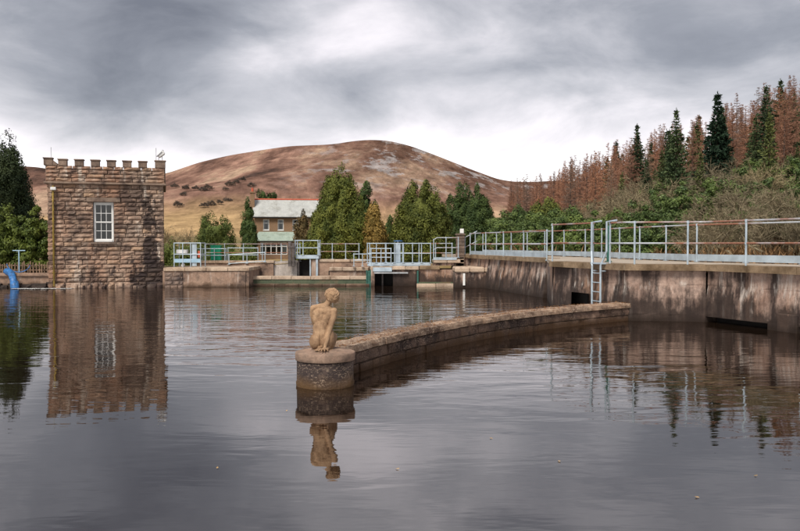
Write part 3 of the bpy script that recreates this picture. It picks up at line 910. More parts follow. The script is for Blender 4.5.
    ms_ = tmp.modifiers.new('s', 'SMOOTH'); ms_.factor = .5; ms_.iterations = 5
    dg = bpy.context.evaluated_depsgraph_get()
    me = bpy.data.meshes.new_from_object(tmp.evaluated_get(dg))
    bpy.data.objects.remove(tmp)
    n = len(me.vertices); co = np.empty(n * 3, np.float32); me.vertices.foreach_get('co', co); co = co.reshape(-1, 3)
    no = np.empty(n * 3, np.float32); me.vertices.foreach_get('normal', no); no = no.reshape(-1, 3)
    back = np.clip(-no[:, 1] - .25, 0, 1)
    sx = np.interp(co[:, 2], [.05, .2, .4, .62], [-.02, -.018, .0, .045])
    w_ = np.interp(co[:, 2], [.02, .08, .2, .24, .55, .64], [.010, .010, .010, .013, .016, .02])
    dep = np.interp(co[:, 2], [.02, .06, .19, .25, .55, .64], [.0, .016, .016, .009, .009, .0])
    co[:, 1] += back * dep * np.exp(-((co[:, 0] - sx) / w_) ** 2)
    hc = co - np.array([.145, .070, .785]); hm = np.array(hr.to_matrix().inverted()); hl = hc @ hm.T
    hair = (np.linalg.norm(hl / np.array([.103, .110, .101]), axis=1) > .90) & (np.linalg.norm(hl / np.array([.103, .110, .101]), axis=1) < 1.25) & ~((hl[:, 1] > .045) & (hl[:, 2] < .03))
    wave = np.sin(np.arctan2(hl[:, 0], hl[:, 2] + .02) * 13 + 5 * np.sin(hl[:, 1] * 45))
    co += no * (hair * wave * .0035)[:, None]
    me.vertices.foreach_set('co', co.ravel()); me.update()
    me.polygons.foreach_set('use_smooth', np.ones(len(me.polygons), bool))
    me.name = 'body'
    link(bpy.data.objects.new('body', me), root)


make_statue()


# ------------------------------------------------------------------ railings
def railing(name, label, pts, h=1.1, spacing=1.9, posts=None, kick=0.0, mid=(0.5,), r=.023, group=None, feet=False, foot_dir=None, cat='railing', top_mat=None, drop=0.0):
    """posts stand along a polyline of 3-D points; one mesh for each post and each rail"""
    root = empty(name, pts[0], 0, label, cat, group)
    o = Vector(pts[0]); P = [Vector(p_) - o for p_ in pts]
    S = [0.0]
    for a, b in zip(P, P[1:]): S.append(S[-1] + (b - a).length)

    def at(s):
        for k in range(len(P) - 1):
            if s <= S[k + 1] + 1e-6:
                t = (s - S[k]) / max(1e-6, S[k + 1] - S[k]); return P[k].lerp(P[k + 1], t)
        return P[-1]
    if posts is None:
        n = max(1, round(S[-1] / spacing)); posts = [S[-1] * k / n for k in range(n + 1)]
    pm = MB().tube([(0, 0, -drop), (0, 0, h + .02)], r * 1.15, 8).v
    me = None
    for s in posts:
        q = at(s)
        if me is None:
            ob = MB().tube([(0, 0, -drop), (0, 0, h + .025)], r * 1.15, 8)
            for z in (h,) + tuple(m_ * h for m_ in mid):
                ob.tube([(0, 0, z - .035), (0, 0, z + .035)], r * 1.6, 8)
            if drop: ob.box(-.06, .06, -.06, .06, -drop, -drop + .05)
            else: ob.box(-.07, .07, -.07, .07, 0, .02)
            po = ob.build('post', M['galv'], root); me = po.data
        else:
            po = link(bpy.data.objects.new('post', me), root)
        po.location = q
    up = lambda z: [p_ + Vector((0, 0, z)) for p_ in P]
    MB().tube(up(h), r, 8).build('top_rail', top_mat or M['rail'], root)
    for m_ in mid: MB().tube(up(h * m_), r, 8).build('mid_rail', top_mat or M['rail'], root)
    if kick:
        kb = MB()
        for a, b in zip(P, P[1:]):
            d = (b - a).normalized(); n_ = Vector((-d.y, d.x, 0)) * .012
            z0, z1 = Vector((0, 0, .03)), Vector((0, 0, .03 + kick))
            for q in (1, -1):
                kb.quad(a + n_ * q + z0, b + n_ * q + z0, b + n_ * q + z1, a + n_ * q + z1)
            kb.quad(a - n_ + z1, b - n_ + z1, b + n_ + z1, a + n_ + z1)
        kb.build('kick_plate', M['galv'], root)
    return root


# ------------------------------------------------------------------ walkway wall on the forest side
def make_walkway():
    root = empty('walkway_wall', (0, 0, 0), 0, 'high streaked concrete retaining wall carrying a railed walkway along the forest', 'wall')
    edge = [(2.2, 44.0), A, B1, B2, C, D, E, Fp]
    # body under each stretch: wall panels with a batter at the foot
    r = random.Random(31)
    def hole(k, i, j, i2):
        if k == 1 and i == 0: return j == 3 and 3 <= i2 <= 5
        if k == 3: return j in (0, 1) and 0 <= i2 <= 6
        if k == 4 and i == 0: return j in (0, 1) and 0 <= i2 <= 7
        return False
    for k, (a, b, bat) in enumerate(((A, B1, .35), (B2, C, .04), (C, D, .02), (D, E, .06), (E, Fp, .06))):
        a, b = Vector((*a, 0)), Vector((*b, 0)); d = (b - a).normalized(); n_ = Vector((-d.y, d.x, 0)) * -1
        if k == 0 or True:
            # n_ must point to the water: away from the far edge
            mid = (a + b) / 2
            if n_.x * (far_x(mid.y) - mid.x) + 0 > 0 and k != 2: n_ = -n_
            if k == 2 and n_.y > 0: n_ = -n_
        Lg = (b - a).length; npan = max(1, round(Lg / 2.6))
        for i in range(npan):
            p0, p1 = a.lerp(b, i / npan) + d * .004, a.lerp(b, (i + 1) / npan) - d * .004
            off = r.uniform(-.006, .006)
            q = MB()
            N_ = 10; V0 = []; ZL = [-.9, -.3, .15, .20, .62, .95, .99, DECK_Z - .17]; M_ = 7
            for j in range(M_ + 1):
                for i2 in range(N_ + 1):
                    z = ZL[j]
                    base = p0.lerp(p1, i2 / N_)
                    outw = bat * (1 - (z + .9) / 2.24) + off + r.uniform(-.008, .008) + (.05 if z < .9 - (k in (1, 2, 3)) * 0 and bat < .3 else 0) * (1 if z < .95 else 0)
                    V0.append(base + n_ * (outw - .06) + Vector((0, 0, z)))
            q.v = [tuple(v) for v in V0]
            W_ = N_ + 1
            q.f = [(j * W_ + i2, j * W_ + i2 + 1, (j + 1) * W_ + i2 + 1, (j + 1) * W_ + i2) for j in range(M_) for i2 in range(N_) if not hole(k, i, j, i2)]
            # returns at both ends and a back so that the panel is a solid slab
            bk0, bk1 = p0 - n_ * .4, p1 - n_ * .4
            i0 = len(q.v); q.v += [(bk0.x, bk0.y, -.9), (bk1.x, bk1.y, -.9), (bk1.x, bk1.y, DECK_Z - .17), (bk0.x, bk0.y, DECK_Z - .17)]
            q.f.append((i0 + 1, i0, i0 + 3, i0 + 2))
            q.f.append(tuple([j * W_ for j in range(M_ + 1)] + [i0 + 3, i0])); q.f.append(tuple([j * W_ + N_ for j in range(M_, -1, -1)] + [i0 + 1, i0 + 2]))
            q.build('wall_panel', M['deck_wall'], root)
        # coping slabs
        ns = max(1, round(Lg / 1.7))
        for i in range(ns):
            p0, p1 = a.lerp(b, i / ns) + d * .006, a.lerp(b, (i + 1) / ns) - d * .006
            if k in (1, 3) and i == 0: p0 = a - d * .02
            f0, f1, k0, k1 = p0 + n_ * .10, p1 + n_ * .10, p0 - n_ * .55, p1 - n_ * .55
            zt = DECK_Z + r.uniform(-.004, .004)
            pol = [f0, f1, k1, k0]
            ar = sum(u.x * v.y - v.x * u.y for u, v in zip(pol, pol[1:] + pol[:1]))
            if ar < 0: pol = pol[::-1]
            MB().prism([(v.x, v.y) for v in pol], DECK_Z - .165 + .0007 * k, zt + .0011 * k).build('coping_slab', M['deck_coping'], root)
    # side of the jog and pale deck surface
    pol = [(2.3, 43.8), A, B1, B2, C, D, E, Fp, (15.2, 12.4), (10.95, 21.2), (9.3, 24.4), (8.6, 27.7), (8.0, 33.2), (4.9, 43.8)]
    MB().prism(pol, DECK_Z - .15, DECK_Z - .012).build('deck', M['deck_top'], root)
    inner = [(3.2, 43.6), (3.9, 40), (6.1, 30.6), (5.25, 25.2), (6.35, 21.9), (8.3, 21.55), (9.6, 18.6), (12.9, 11.2), (14.8, 12.4), (10.6, 21.2), (9.0, 24.4), (8.3, 27.7), (7.7, 33.2), (4.6, 43.6)]
    MB().prism(inner, -1, DECK_Z - .31).build('fill', M['deck_wall'], root)
    MB().quad((5.59, 30.4, -.9), (4.78, 25.05, -.9), (4.78, 25.05, DECK_Z - .18), (5.59, 30.4, DECK_Z - .18)).build('return_face', M['deck_wall'], root)
    # outlet and culvert mouths at the waterline: black sheets paint in their shade
    dv = (Vector((*C, 0)) - Vector((*B2, 0))).normalized(); nv = Vector((-abs(dv.y), -abs(dv.x), 0)).normalized()
    nv = Vector((dv.y, -dv.x, 0)); nv = nv if nv.x < 0 else -nv
    c = Vector((*B2, 0)) + dv * .78

    def recess_shade(c, dv, nv, hw, z0, z1, name):
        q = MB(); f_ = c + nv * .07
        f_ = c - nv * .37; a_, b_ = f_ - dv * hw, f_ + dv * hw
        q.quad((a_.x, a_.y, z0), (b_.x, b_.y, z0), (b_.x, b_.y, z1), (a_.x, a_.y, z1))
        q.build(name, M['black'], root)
    recess_shade(c + dv * .1, dv, nv, .6, .1, .72, 'outlet_shade')
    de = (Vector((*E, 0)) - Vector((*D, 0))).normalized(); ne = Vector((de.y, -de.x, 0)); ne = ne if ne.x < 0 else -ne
    cc = Vector((*D, 0)) + de * 1.0; recess_shade(cc, de, ne, 1.3, -.5, .3, 'culvert_shade')
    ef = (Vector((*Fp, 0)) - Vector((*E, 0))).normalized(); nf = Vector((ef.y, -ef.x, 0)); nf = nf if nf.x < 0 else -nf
    cc = Vector((*E, 0)) + ef * .95; recess_shade(cc, ef, nf, 1.3, -.5, .3, 'culvert_shade')
    # pier between the two mouths
    pe = Vector((*E, 0)) - de * .28 + ne * .02
    pr = MB().box(-.28, .28, -.06, .12, -.6, .42, .02).build('pier', M['deck_wall'], root); pr.location = pe; pr.rotation_euler = (0, 0, math.atan2(de.y, de.x))


make_walkway()
dk = lambda p_, z=DECK_Z: (p_[0], p_[1], z)


def along(a, b, t): return (a[0] + (b[0] - a[0]) * t, a[1] + (b[1] - a[1]) * t)


railing('railing', 'rust-topped steel railing on the water edge of the far walkway stretch, before the ladder platform', [dk(along(A, B1, .02)), dk(B1)], 1.06, 2.4, kick=.17, drop=.1)
LAD_T = .74
railing('railing', 'short steel railing on the platform edge ending at the ladder stiles', [dk(B2), dk(along(B2, C, LAD_T - .12))], 1.14, 1.5, posts=[0.02, 2.3], drop=.12)
railing('railing', 'steel railing with rusty rails along the walkway edge from the ladder past the wall corner',
        [dk(along(B2, C, LAD_T + .08)), dk(C), dk(D), dk(E), dk(Fp)], 1.12, 1.9, posts=[0.02, 0.95, 2.3, 4.1, 6.3, 8.9, 11.5], drop=.14)
railing('railing', 'long steel railing with grey kick plate on the forest side of the walkway', [dk((p_[0] + (.0), p_[1])) for p_ in FAR], 1.12, 1.75, kick=.2)


# ladder
def make_ladder():
    p0 = Vector((*along(B2, C, LAD_T - .06), 0)); p1 = Vector((*along(B2, C, LAD_T + .06), 0))
    d = (p1 - p0).normalized(); n_ = Vector((d.y, -d.x, 0)); n_ = n_ if n_.x < 0 else -n_
    root = empty('ladder', (p0 + p1) / 2, 0, 'galvanised steel ladder with flared handrails down the walkway wall', 'ladder')
    o = (p0 + p1) / 2
    for s, fl in ((-.21, -.16), (.21, .16)):
        pts = [n_ * .22 + d * s + Vector((0, 0, z)) for z in (.05, 1.45)] + [d * (s + fl) + n_ * .14 + Vector((0, 0, 1.85)), d * (s + fl) + n_ * .14 + Vector((0, 0, 2.66)),
               d * (s + fl) - n_ * .18 + Vector((0, 0, 2.70))]
        MB().tube(pts, .03, 8).build('stile', M['galv'], root)
    for k in range(6):
        z = .2 + k * .26
        MB().tube([n_ * .22 - d * .21 + Vector((0, 0, z)), n_ * .22 + d * .21 + Vector((0, 0, z))], .014, 6).build('rung', M['galv'], root)
    for s in (-.21, .21):
        MB().tube([n_ * .22 + d * s + Vector((0, 0, 1.3)), n_ * .05 + d * s + Vector((0, 0, 1.3))], .02, 6).build('bracket', M['galv'], root)
    st = MB().box(-.3, .3, -.1, .1, 1.49, 1.53, .005).build('step_plate', M['galv'], root); st.location = n_ * .13; st.rotation_euler = (0, 0, math.atan2(d.y, d.x))


make_ladder()
gp = empty('green_post', (6.3, 24.2, DECK_Z), 0, 'dark green steel post on the walkway behind the ladder', 'post')
MB().tube([(0, 0, 0), (0, 0, 1.02)], .05, 10).build('shaft', M['green_steel'], gp); MB().box(-.09, .09, -.09, .09, 0, .03).build('foot_plate', M['green_steel'], gp)
MB().lathe([(.055, 1.021), (.06, 1.05), (.03, 1.09)], 10).build('cap', M['green_steel'], gp)


# ------------------------------------------------------------------ waterworks across the head of the basin
def slabs(name, mat, parent, x0, x1, y0, y1, z0, z1, n, bev=.02):
    r = random.Random(int(abs(x0) * 100) + n)
    L_ = (x1 - x0) / n
    for k in range(n):
        MB().box(x0 + L_ * k + .006, x0 + L_ * (k + 1) - .006, y0 + r.uniform(-.012, .012), y1, z0 + .003, z1 + r.uniform(-.008, .008), bev).build(name, mat, parent)


# quay between tower and weir
q = empty('quay_wall', (-9.1, 38, 0), 0, 'rust-toned concrete quay wall with buff coping next to the tower foot', 'wall')
rel = lambda x: x + 9.1
MB().box(rel(-11.3), rel(-7.2), .06, 3.0, -1.2, .76).build('wall', M['quay_wall'], q)
bx = MB(); bx.poly([(rel(-10.3), .02, -.4), (rel(-7.35), .02, -.4), (rel(-7.35), .02, .74), (rel(-9.75), .02, .74), (rel(-10.3), .02, .42)])
bx.poly([(rel(-10.3), .02, -.4), (rel(-10.3), .02, .42), (rel(-10.3), .06, .42), (rel(-10.3), .06, -.4)]); bx.poly([(rel(-10.3), .02, .42), (rel(-9.75), .02, .74), (rel(-9.75), .06, .74), (rel(-10.3), .06, .42)])
bx.build('render_panel', M['quay_wall'], q)
slabs('coping_slab', M['quay_coping'], q, rel(-11.25), rel(-7.15), -.03, 3.0, .76, .93, 4)
sm_ = stone_mat('quay_rubble', (0.13, 0.095, 0.08), (0.27, 0.20, 0.165), stain=(.05, .04, .04), stain_amt=.3, per_obj=.2, pale=(.40, .34, .29))
sv = [stone_mesh('stone', sm_, 300 + k) for k in range(6)]
for j in range(4):
    u = rel(-11.2)
    while u < rel(-10.35):
        l = min(rng.uniform(.25, .45), rel(-10.32) - u); put(rng.choice(sv), 'stone', q, (u, -.02, -.1 + j * .2), (l - .02, .14, .19)); u += l

st = empty('step_wall', (-7.5, 41.0, 0), 0, 'low brown coping wall behind the quay, under the green cabinet', 'wall')
MB().box(-2.9, 1.0, .05, .5, .4, 1.06).build('wall', M['quay_wall'], st); slabs('coping_slab', M['quay_coping'], st, -2.95, 1.05, 0, .55, 1.06, 1.19, 4)

# weir
D1 = 39.2
wr = empty('weir_sill', (0, D1, 0), 0, 'long low weir sill with buff crest and algae-green face', 'weir')
X0, X1 = wx(252, D1), wx(369.5, D1)
slabs('crest_stone', M['quay_coping'], wr, X0, X1, 0, .8, .30, .46, 6)
MB().box(X0, X1, .05, .7, -.8, .30).build('face', M['weedy'], wr)
slabs('apron_stone', M['quay_wall'], wr, X0, X1, -.22, .04, -.6, .10, 5)
for nm, px, lab in (('stop_log_frame', 250.2, 'dark green steel stop-log frame where the quay wall meets the weir'), ('stop_log_frame', 368.6, 'dark green steel stop-log frame between the weir and the sluice bay')):
    g_ = empty(nm, (wx(px, D1), D1 - .12, 0), 0, lab, 'sluice frame')
    MB().box(-.12, -.06, -.06, .08, -.4, .78, .01).build('guide', M['green_steel'], g_); MB().box(.06, .12, -.06, .08, -.4, .78, .01).build('guide', M['green_steel'], g_)
    MB().box(-.06, .06, -.03, .03, -.4, .74, .01).build('board', M['green_steel'], g_)

# pale ramp wall behind the weir
DR = 41.2
rw = empty('ramp_wall', (0, DR, 0), 0, 'pale grey concrete ramp wall behind the weir below the house', 'wall')
x0, x1 = wx(261, DR), wx(297, DR)
MB().prism([(x0, 0), (x1, 0), (x1, .5), (x0, .5)], .2, [wz(266.5, DR), wz(262.5, DR), wz(262.5, DR), wz(266.5, DR)]).build('wall', M['grey_concrete'], rw)
MB().prism([(x0 - 1.7, -.04), (x1 + .04, -.04), (x1 + .04, .55), (x0 - 1.7, .55)], [wz(267, DR), wz(262.4, DR), wz(262.4, DR), wz(267, DR)], [wz(264.3, DR), wz(260.3, DR), wz(260.3, DR), wz(264.3, DR)]).build('coping_slab', M['grey_concrete'], rw)
MB().box(x0 - 1.7, x0 - .005, .02, .5, .2, .86).build('low_wall', M['quay_wall'], rw)
MB().tube([(x0 - .3, -.1, wz(275, DR)), (x0 - .3, .1, wz(275, DR))], .09, 12).build('pipe_end', M['black'], rw)

# bay with the timber-lined opening and steel platform
sb = empty('inlet_bay', (0, DR, 0), 0, 'stone inlet bay with dark opening under a steel platform', 'bay')
xa, xb = wx(297.5, DR), wx(311, DR)
MB().box(xa, xb, .45, .6, -.2, 1.24).build('opening', M['black'], sb)  # black slab painting the shade at the back of the bay
MB().box(xa, xa + .08, .0, .45, .3, 1.22).build('jamb', M['timber'], sb)
MB().box(xb, wx(319, DR), .0, .6, .2, 1.24).build('pier', M['quay_wall'], sb)
MB().box(wx(316, DR), wx(318, DR), -.08, -.005, .2, 1.3).build('stanchion', M['galv'], sb)
MB().box(wx(310.3, DR) - .03, wx(310.3, DR) + .03, -.06, -.005, .2, 1.3).build('stanchion', M['galv'], sb)
MB().box(wx(319, DR) + .002, wx(372, DR), .05, .6, -.2, 1.12).build('wall', M['quay_wall'], sb)
slabs('coping_slab', M['quay_coping'], sb, wx(319, DR), wx(366, DR), 0, .62, 1.12, 1.26, 3)
slabs('ledge_stone', M['quay_coping'], sb, wx(330, DR), wx(369, DR), -.5, .04, .68, .86, 3)
MB().box(wx(330.3, DR), wx(368.8, DR), -.42, .04, .3, .68).build('ledge_wall', M['quay_wall'], sb)
MB().box(wx(329, DR), wx(331, DR), -.3, .03, .46, .67).build('pipe_mouth_shade', M['black'], sb)  # black block painting the dark inside the pipe
MB().box(wx(296, DR), wx(319, DR), -.12, .9, 1.29, 1.47, .01).build('platform', M['galv'], sb)
railing('railing', 'tall square steel railing on the platform over the inlet opening', [(wx(295.5, DR), DR + .8, 1.47), (wx(295.5, DR), DR - .08, 1.47), (wx(318.6, DR), DR - .08, 1.47), (wx(318.6, DR), DR + .8, 1.47)],
        .76, .6, posts=[.0, .88, 1.28, 2.05, 2.9], top_mat=M['galv'])
tp = empty('paddle_post', (wx(291.5, 40.9), 40.9, .9), 0, 'pair of dark weathered timber paddle posts standing by the inlet platform', 'post')
MB().box(-.17, .0, -.08, .08, 0, 1.26, .01).build('post', M['timber'], tp); MB().box(.03, .17, -.08, .08, 0, 1.2, .01).build('post', M['timber'], tp)
MB().box(-.19, .19, -.10, .10, .95, 1.05, .01).build('cross_beam', M['timber'], tp)

# sluice bay
DS = 39.0
sl_ = empty('sluice_bay', (0, DS, 0), 0, 'concrete sluice bay with black water opening under steel plates', 'sluice')
f = lambda px: wx(px, DS)
MB().box(f(371), f(374.5), .0, 2.2, -1, .80).build('pier', M['quay_wall'], sl_); MB().box(f(393), f(416), .0, 2.2, -1, .78).build('pier', M['deck_wall'], sl_)
MB().box(f(374.5), f(393), .9, 1.0, -1, .75).build('opening', M['black'], sl_)  # black slab, the darkness under the plates painted in
MB().box(f(381.5), f(383), .5, .6, -1, .72).build('gate_stem', M['timber'], sl_)
slabs('slab', M['quay_coping'], sl_, f(392.2), f(419), -.08, 2.2, .79, .96, 2); MB().box(f(370), f(392), .35, 2.2, .80, .95).build('slab', M['quay_coping'], sl_)
MB().box(f(373), f(392), -.06, .33, .71, .90, .01).build('steel_plate', M['galv'], sl_)
MB().box(f(374), f(408), -.14, .0, .61, .68, .005).build('flange', M['grey_metal'], sl_)
MB().box(f(367), f(431), .45, 2.3, .965, 1.10, .01).build('walkway_plate', M['galv'], sl_)
railing('railing', 'close-set pale steel railing across the sluice bay', [(f(367), DS + .5, 1.10), (f(431), DS + .5, 1.10)], .98, .42, kick=.0, top_mat=M['galv'], r=.02)
railing('railing', 'rear steel railing of the sluice bay, behind the close-set one', [(f(368), DS + 2.2, 1.10), (f(455), DS + 2.2, 1.10)], .98, .8, r=.02)
railing('railing', 'low steel guard frame in front of the sluice bay railing', [(f(371), DS + .08, .97), (f(391), DS + .08, .97)], .86, .48, top_mat=M['galv'], r=.02)
railing('railing', 'low two-rail guard at the weir end, next to the sluice bay', [(f(352), DS + 1.6, .92), (f(370), DS + 1.6, .92)], .62, .45, r=.02, top_mat=M['galv'])
vw = empty('sluice_valve', (f(398), DS + .9, 1.1), 0, 'blue valve handwheel on a pale pedestal over the sluice bay', 'valve')
MB().box(-.13, .13, -.13, .13, 0, .96, .02).build('pedestal', M['galv'], vw)
wh = MB(); wh.tube([(.2 * math.cos(a_), .2 * math.sin(a_), 1.1) for a_ in np.linspace(0, 2 * math.pi, 17)], .028, 6)
wh.tube([(-.2, 0, 1.1), (.2, 0, 1.1)], .018, 6); wh.tube([(0, -.2, 1.1), (0, .2, 1.1)], .018, 6); wh.build('wheel', M['blue_paint'], vw)
MB().tube([(0, 0, .96), (0, 0, 1.12)], .03, 8).build('spindle', M['grey_metal'], vw)

# side block and landing next to the walkway
sd_ = empty('side_weir_block', (0, 38.9, 0), 0, 'concrete block with green stop-log groove and pale sill', 'weir')
f2 = lambda px: wx(px, 38.9)
MB().box(f2(416.3), f2(456), .12, 2.4, -1, .80).build('wall', M['deck_wall'], sd_); slabs('coping_slab', M['deck_coping'], sd_, f2(419.5), f2(440), .02, 2.4, .80, .99, 1)
MB().box(f2(417), f2(418.5), .02, .12, -.4, .75).build('groove_plate', M['green_steel'], sd_); MB().box(f2(418.5), f2(455), .04, .12, .1, .2).build('weed_band', M['weedy'], sd_)
slabs('sill_stone', M['quay_coping'], sd_, f2(416.5), f2(455), -.2, .1, -.4, .12, 2)
MB().box(f2(434.5), f2(455.8), .3, 2.4, .99, 1.12).build('step_base', M['deck_wall'], sd_); slabs('step_slab', M['quay_coping'], sd_, f2(434), f2(461), .22, 2.4, 1.12, 1.27, 2)
MB().box(f2(434), f2(457), .20, .26, 1.275, 1.40).build('kick_plate', M['galv'], sd_)
ld = empty('stepped_landing', (0, 37.3, 0), 0, 'stone landing block with heavy coping and a white water gauge board', 'landing')
f3 = lambda px: wx(px, 37.3)
MB().box(f3(455.3), f3(499), .05, 3.8, -1, .72).build('wall', M['deck_wall'], ld); slabs('coping_slab', M['quay_coping'], ld, f3(455), f3(500), -.05, 3.0, .72, .96, 3, .05)
MB().box(f3(463), f3(465.2), -.01, .045, .12, .68, .004).build('gauge_board', M['white_paint'], ld)
MB().box(f3(467), f3(492), 2.6, 6.0, .2, 1.36).build('upper_wall', M['deck_wall'], ld); slabs('coping_slab', M['deck_coping'], ld, f3(466), f3(484), 2.5, 6.0, 1.36, 1.525, 2)
MB().box(f3(461.5), f3(468), 2.4, 4.4, .97, 1.38).build('step', M['quay_coping'], ld)
railing('railing', 'sloping steel step railing climbing to the walkway past the lamp pillar', [(f2(434), 39.3, 1.28), (f2(437.5), 39.3, 1.38), (f2(456), 39.3, 1.38), (f2(459), 39.4, 1.38)], .98, .55, r=.021)
railing('railing', 'short sloping steel railing linking the lamp pillar steps to the long walkway railing', [(wx(465, 40.2), 40.2, 1.38), (wx(477, 40.4), 40.4, 1.70)], 1.0, .35, posts=[.0, .62], r=.021)

lp = empty('lamp_pillar', (wx(460.3, 39.9), 39.9, .95), 0, 'square stone pillar with a white lamp on top at the walkway steps', 'pillar')
for k in range(9):
    j_ = rng.uniform(-.008, .008)
    MB().box(-.205 + j_, .205 + j_, -.2, .2, k * .17 + .004, (k + 1) * .17 - .004, .015).build('stone', M['brick_pillar'], lp)
MB().box(-.245, .245, -.24, .24, 1.535, 1.62, .015).build('cap', M['brick_pillar'], lp)
MB().box(-.02, .17, -.1, .1, 1.625, 1.86, .02).build('lamp', M['white_paint'], lp)

# cage of railings next to the tower, cabinet and rails behind the quay
cg = empty('pump_cage', (-10.9, 38.6, .935), 0, 'pale blue steel cage with white equipment boxes beside the tower', 'cage')
for x in (0, .42, .80, 1.28): MB().tube([(x, 0, 0), (x, 0, 1.16)], .026, 8).build('post', M['galv'], cg)
for x in (0, 1.28): MB().tube([(x, .9, 0), (x, .9, 1.16)], .026, 8).build('post', M['galv'], cg)
for z in (1.16, .62): MB().tube([(0, .9, z), (0, 0, z), (1.28, 0, z), (1.28, .9, z)], .024, 8).build('rail', M['galv'], cg)
MB().box(.02, 1.26, -.01, .012, .22, .40).build('kick_plate', M['pale_blue'], cg)
MB().box(.86, 1.08, .03, .06, .05, 1.12).build('panel', M['galv'], cg)
MB().box(.05, .56, .2, .5, .66, .84, .01).build('equipment_box', M['white_paint'], cg); MB().box(.30, .44, .1, .3, .02, .16, .02).build('equipment_box', M['white_paint'], cg)
MB().box(1.1, 1.22, .12, .3, .45, .78, .01).build('equipment_box', M['red_clay'], cg)
railing('railing', 'rusty-topped steel railing behind the quay, running from the cage past the green cabinet', [(-10.1, 41.6, 1.15), (wx(300, 41.6), 41.6, 1.15)], .90, 1.0, r=.018)
railing('railing', 'low steel guard rail on the pale ramp wall', [(wx(229, 41), 41.0, 1.0), (wx(265, 41), 41.0, 1.12)], .50, .9, r=.02, top_mat=M['galv'], mid=(.1,))
railing('railing', 'steel railing with hooped ends on the wall by the green cabinet', [(wx(191, 42.2), 42.2, 1.1), (wx(226, 42.2), 42.2, 1.1)], .70, .7, r=.02, top_mat=M['galv'])
railing('railing', 'second hooped steel railing in front of the house', [(wx(228, 42.2), 42.2, 1.1), (wx(258, 42.2), 42.2, 1.1)], .74, .75, r=.02, top_mat=M['galv'])
railing('railing', 'steel railing on the wall between the inlet platform and the weir end', [(wx(319, 41.6), 41.6, 1.26), (wx(330, 41.6), 41.6, 1.26), (wx(359, 41.6), 41.6, 1.26)], .80, .7, r=.02)
cb = empty('electrical_cabinet', (wx(216.3, 42.6), 42.6, 1.1), 0, 'bright green electrical cabinet on the quay behind the railing', 'cabinet')
MB().box(-.27, .27, -.15, .2, .08, .84, .01).build('body', M['green_box'], cb); MB().box(-.29, .29, -.17, .22, .84, .88, .008).build('lid', M['green_box'], cb)
MB().box(-.25, -.01, -.163, -.152, .1, .82, .003).build('door', M['green_box'], cb); MB().box(.01, .25, -.163, -.152, .1, .82, .003).build('door', M['green_box'], cb)
MB().box(-.25, .25, -.13, .18, 0, .078).build('base', M['grey_concrete'], cb)

# quay left of the tower
lq = empty('bank_wall', (-19.6, 37.6, 0), 0, 'low pinkish bank wall below the laurel hedge', 'wall')
MB().box(-8.0, 3.0, .25, 1.6, -1, .52).build('wall', M['quay_wall'], lq); slabs('coping_slab', M['quay_wall'], lq, -8.0, 3.05, .15, 1.6, .52, .66, 7)
rr_ = random.Random(8)
dark_rock = stone_mat('wet_dark_rock', (.02, .016, .014), (.06, .045, .038), bump=.8)
dv_ = [stone_mesh('rock', dark_rock, 500 + k, rough=1.6) for k in range(5)]
u = -3.0
while u < 3.3:
    l = rr_.uniform(.3, .8); put(rr_.choice(dv_), 'rock', lq, (u, rr_.uniform(-.25, .0), -.2), (l, .5, rr_.uniform(.3, .46))); u += l * .9
pf = empty('picket_fence', (-18.6, 38.3, .66), 0, 'low brown picket fence in front of the laurel hedge', 'fence')
x = -1.6
while x < 2.2:
    h_ = rr_.uniform(.42, .58)
    pk = MB().box(-.028, .028, -.012, .012, 0, h_, .006).build('picket', M['picket'], pf); pk.location = (x, 0, 0); pk.rotation_euler = (0, rr_.uniform(-.06, .06), 0); x += rr_.uniform(.10, .16)
MB().box(-1.7, 2.25, .014, .04, .12, .17).build('fence_rail', M['picket'], pf); MB().box(-1.7, 2.25, .014, .04, .34, .39).build('fence_rail', M['picket'], pf)

# blue hose, stand and cable
hs = empty('blue_hose', (-17.9, 37.0, 0), 0, 'bright blue ribbed hose hanging over the bank into the water', 'hose')
hp = [(-.75, .9, .75), (-.45, .6, .72), (-.2, .3, .60), (-.02, .05, .38), (.12, -.12, .1), (.18, -.2, -.25)]
hp = [Vector(p_) for p_ in hp]; fine_ = []
for a_, b_ in zip(hp, hp[1:]):
    for t_ in range(8): fine_.append(a_.lerp(b_, t_ / 8))
fine_.append(hp[-1])
MB().tube(fine_, [.15 + (.012 if k % 2 else 0) for k in range(len(fine_))], 14).build('hose', M['blue_paint'], hs, True)
cf = MB().tube([(.06, -.04, .27), (.12, -.12, .1), (.16, -.17, -.1)], .185, 14).build('collar', M['blue_paint'], hs, True)
ts = empty('valve_stand', (-18.05, 37.9, .66), 0, 'slim pale blue T-handled valve stand by the blue hose', 'valve')
MB().tube([(0, 0, 0), (0, 0, 1.08)], .03, 8).build('stem', M['pale_blue'], ts); MB().tube([(-.3, 0, 1.08), (.3, 0, 1.08)], .022, 8).build('handle', M['pale_blue'], ts)
MB().tube([(.62 * math.sin(a_) * .9, -.05, .48 - .42 * math.cos(a_)) for a_ in np.linspace(-1.5, 1.35, 14)], .022, 8).build('cable_loop', M['blue_paint'], ts)
